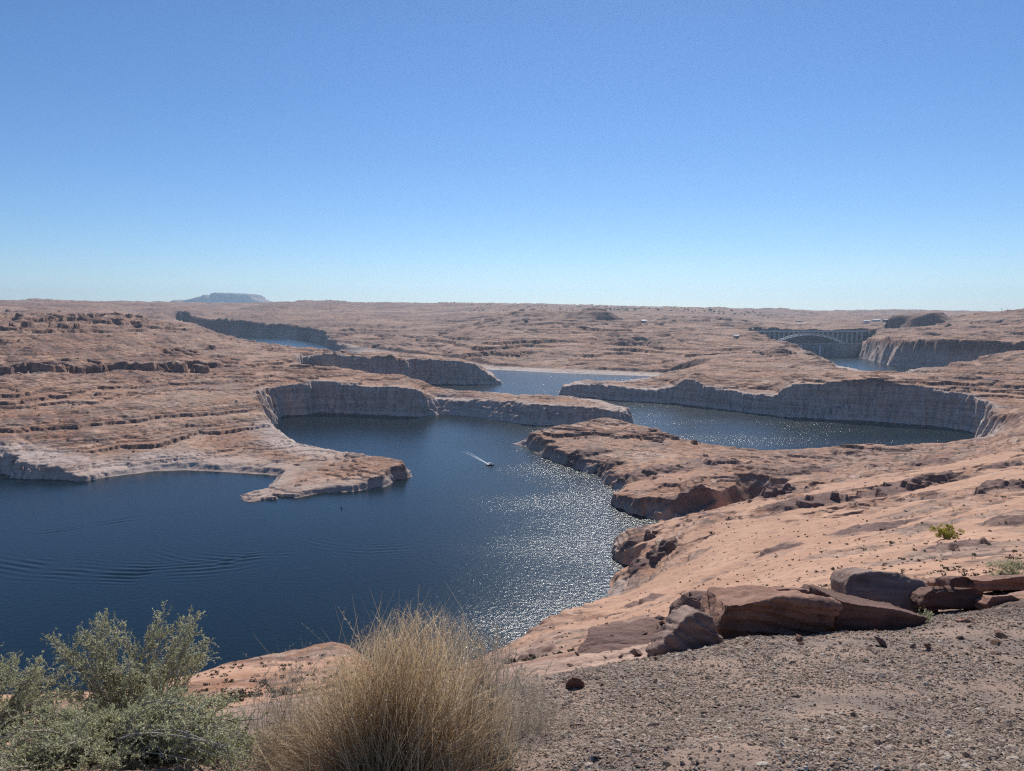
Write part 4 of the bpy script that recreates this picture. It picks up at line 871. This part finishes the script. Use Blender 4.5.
V, F, tn = leafcloud(tp * [1, 1, .95], np.full((n, 3), .15) * hS, 5000, rng, .028 * hS); V[:, 2] = np.maximum(V[:, 2], .02); mesh_np('foliage', V, F, M_YEL, yb, smooth=False, attrs={'tint': tn})
sm = []
for k in range(8):
    rng = np.random.default_rng(500 + k); c = rng.normal(0, .33, (7, 3)) * [1, 1, .35] + [0, 0, .32]
    V, F, tn = leafcloud(c, np.full((7, 3), .27), 260, rng, .085); V[:, 2] = np.maximum(V[:, 2], -.05)
    me = mesh_np('scrub_bush', V, F, M_SCRUB, smooth=False, attrs={'tint': tn}); sm.append(me.data); bpy.data.objects.remove(me)
rng = np.random.default_rng(15); cand = []
zones = [(640, 1024, 445, 600, 430, (60, 900), .85), (520, 1024, 600, 660, 120, (40, 420), .5), (180, 345, 645, 715, 70, (60, 300), .6), (520, 760, 425, 500, 90, (300, 1000), 1.0), (0, 300, 375, 470, 260, (700, 2000), 1.5), (0, 200, 312, 360, 130, (1000, 2400), 2.2)]
for px0, px1, py0, py1, n, (ya, yb_), sc in zones:
    for _ in range(n):
        px, py = rng.uniform(px0, px1), rng.uniform(py0, py1); x, y, z = hit(px, py)
        if not ya < y < yb_ or z < 6: continue
        hh = sc * rng.lognormal(math.log(.5), .55) * (.55 + .45 * min(1, y / 300)); cand.append((hh / y, x, y, z, hh))
cand.sort(reverse=True)
for q, x, y, z, hh in cand[:285]:
    o = bpy.data.objects.new('scrub_bush', sm[rng.integers(0, 8)]); COL.objects.link(o); o.location = (x, y, z); o.rotation_euler = (0, 0, rng.random() * 6.3); o.scale = (hh * rng.uniform(.9, 1.4), hh * rng.uniform(.9, 1.4), hh)
    tag(o, 'low dark desert scrub bush dotted on the bare slopes', 'bush', 'scrub bushes on the slopes')
cs = [(x, y, z + .3 * hh) for q, x, y, z, hh in cand[285:]]; rd = [(hh, hh, .6 * hh) for q, x, y, z, hh in cand[285:]]
th = rng.uniform(-.62, .62, 5000); rr = np.exp(rng.uniform(math.log(45), math.log(3200), 5000)); ex, ey = rr * np.sin(th), rr * np.cos(th); ez, dn_, *_ = terrain(ex, ey, True)
ok = (ez > 7) & (dn_ > 12) & (fbm(ex, ey, 110, 2, 401) > -.25)
for x, y, z, q in zip(ex[ok], ey[ok], ez[ok], rr[ok]): h_ = rng.uniform(.18, .5) * (1 + q / 900); cs.append((x, y, z + .25 * h_)); rd.append((h_, h_, .5 * h_))
cs, rd = np.array(cs), np.array(rd); V, F, tn = leafcloud(cs, rd, len(cs) * 14, rng, rd[:, 0] * .38)
o = mesh_np('desert_scrub', V, F, M_SCRUB, smooth=False, attrs={'tint': tn}); tag(o, 'scattered tiny dark scrub over the slopes and plateaus', 'scrub', kind='stuff')

# a few thick pale broken stalks standing in the grass
rng = np.random.default_rng(88); n = 46; root = np.array(rooted(455, 2.72))
tp = np.stack([at_y(px, py, Y) for px, py, Y in zip(rng.uniform(395, 525, n), rng.uniform(655, 765, n), rng.uniform(2.5, 2.8, n))]) - root
e = empty('dry_weed', root, 'few thick pale broken stalks at the right front of the golden grass', 'grass'); a = rng.normal(0, .06, (n, 3)) * [1, 1, 0] + tp * [.45, .45, 0]
V, F = tubes(bend(a, tp, 7, rng, .05, .14), np.full(n, .0028), np.full(n, .0012), 5); mesh_np('stalk_tuft', V, F, M_STRAW, e, attrs={'tint': np.repeat(rng.uniform(.6, 1, n), 35)})
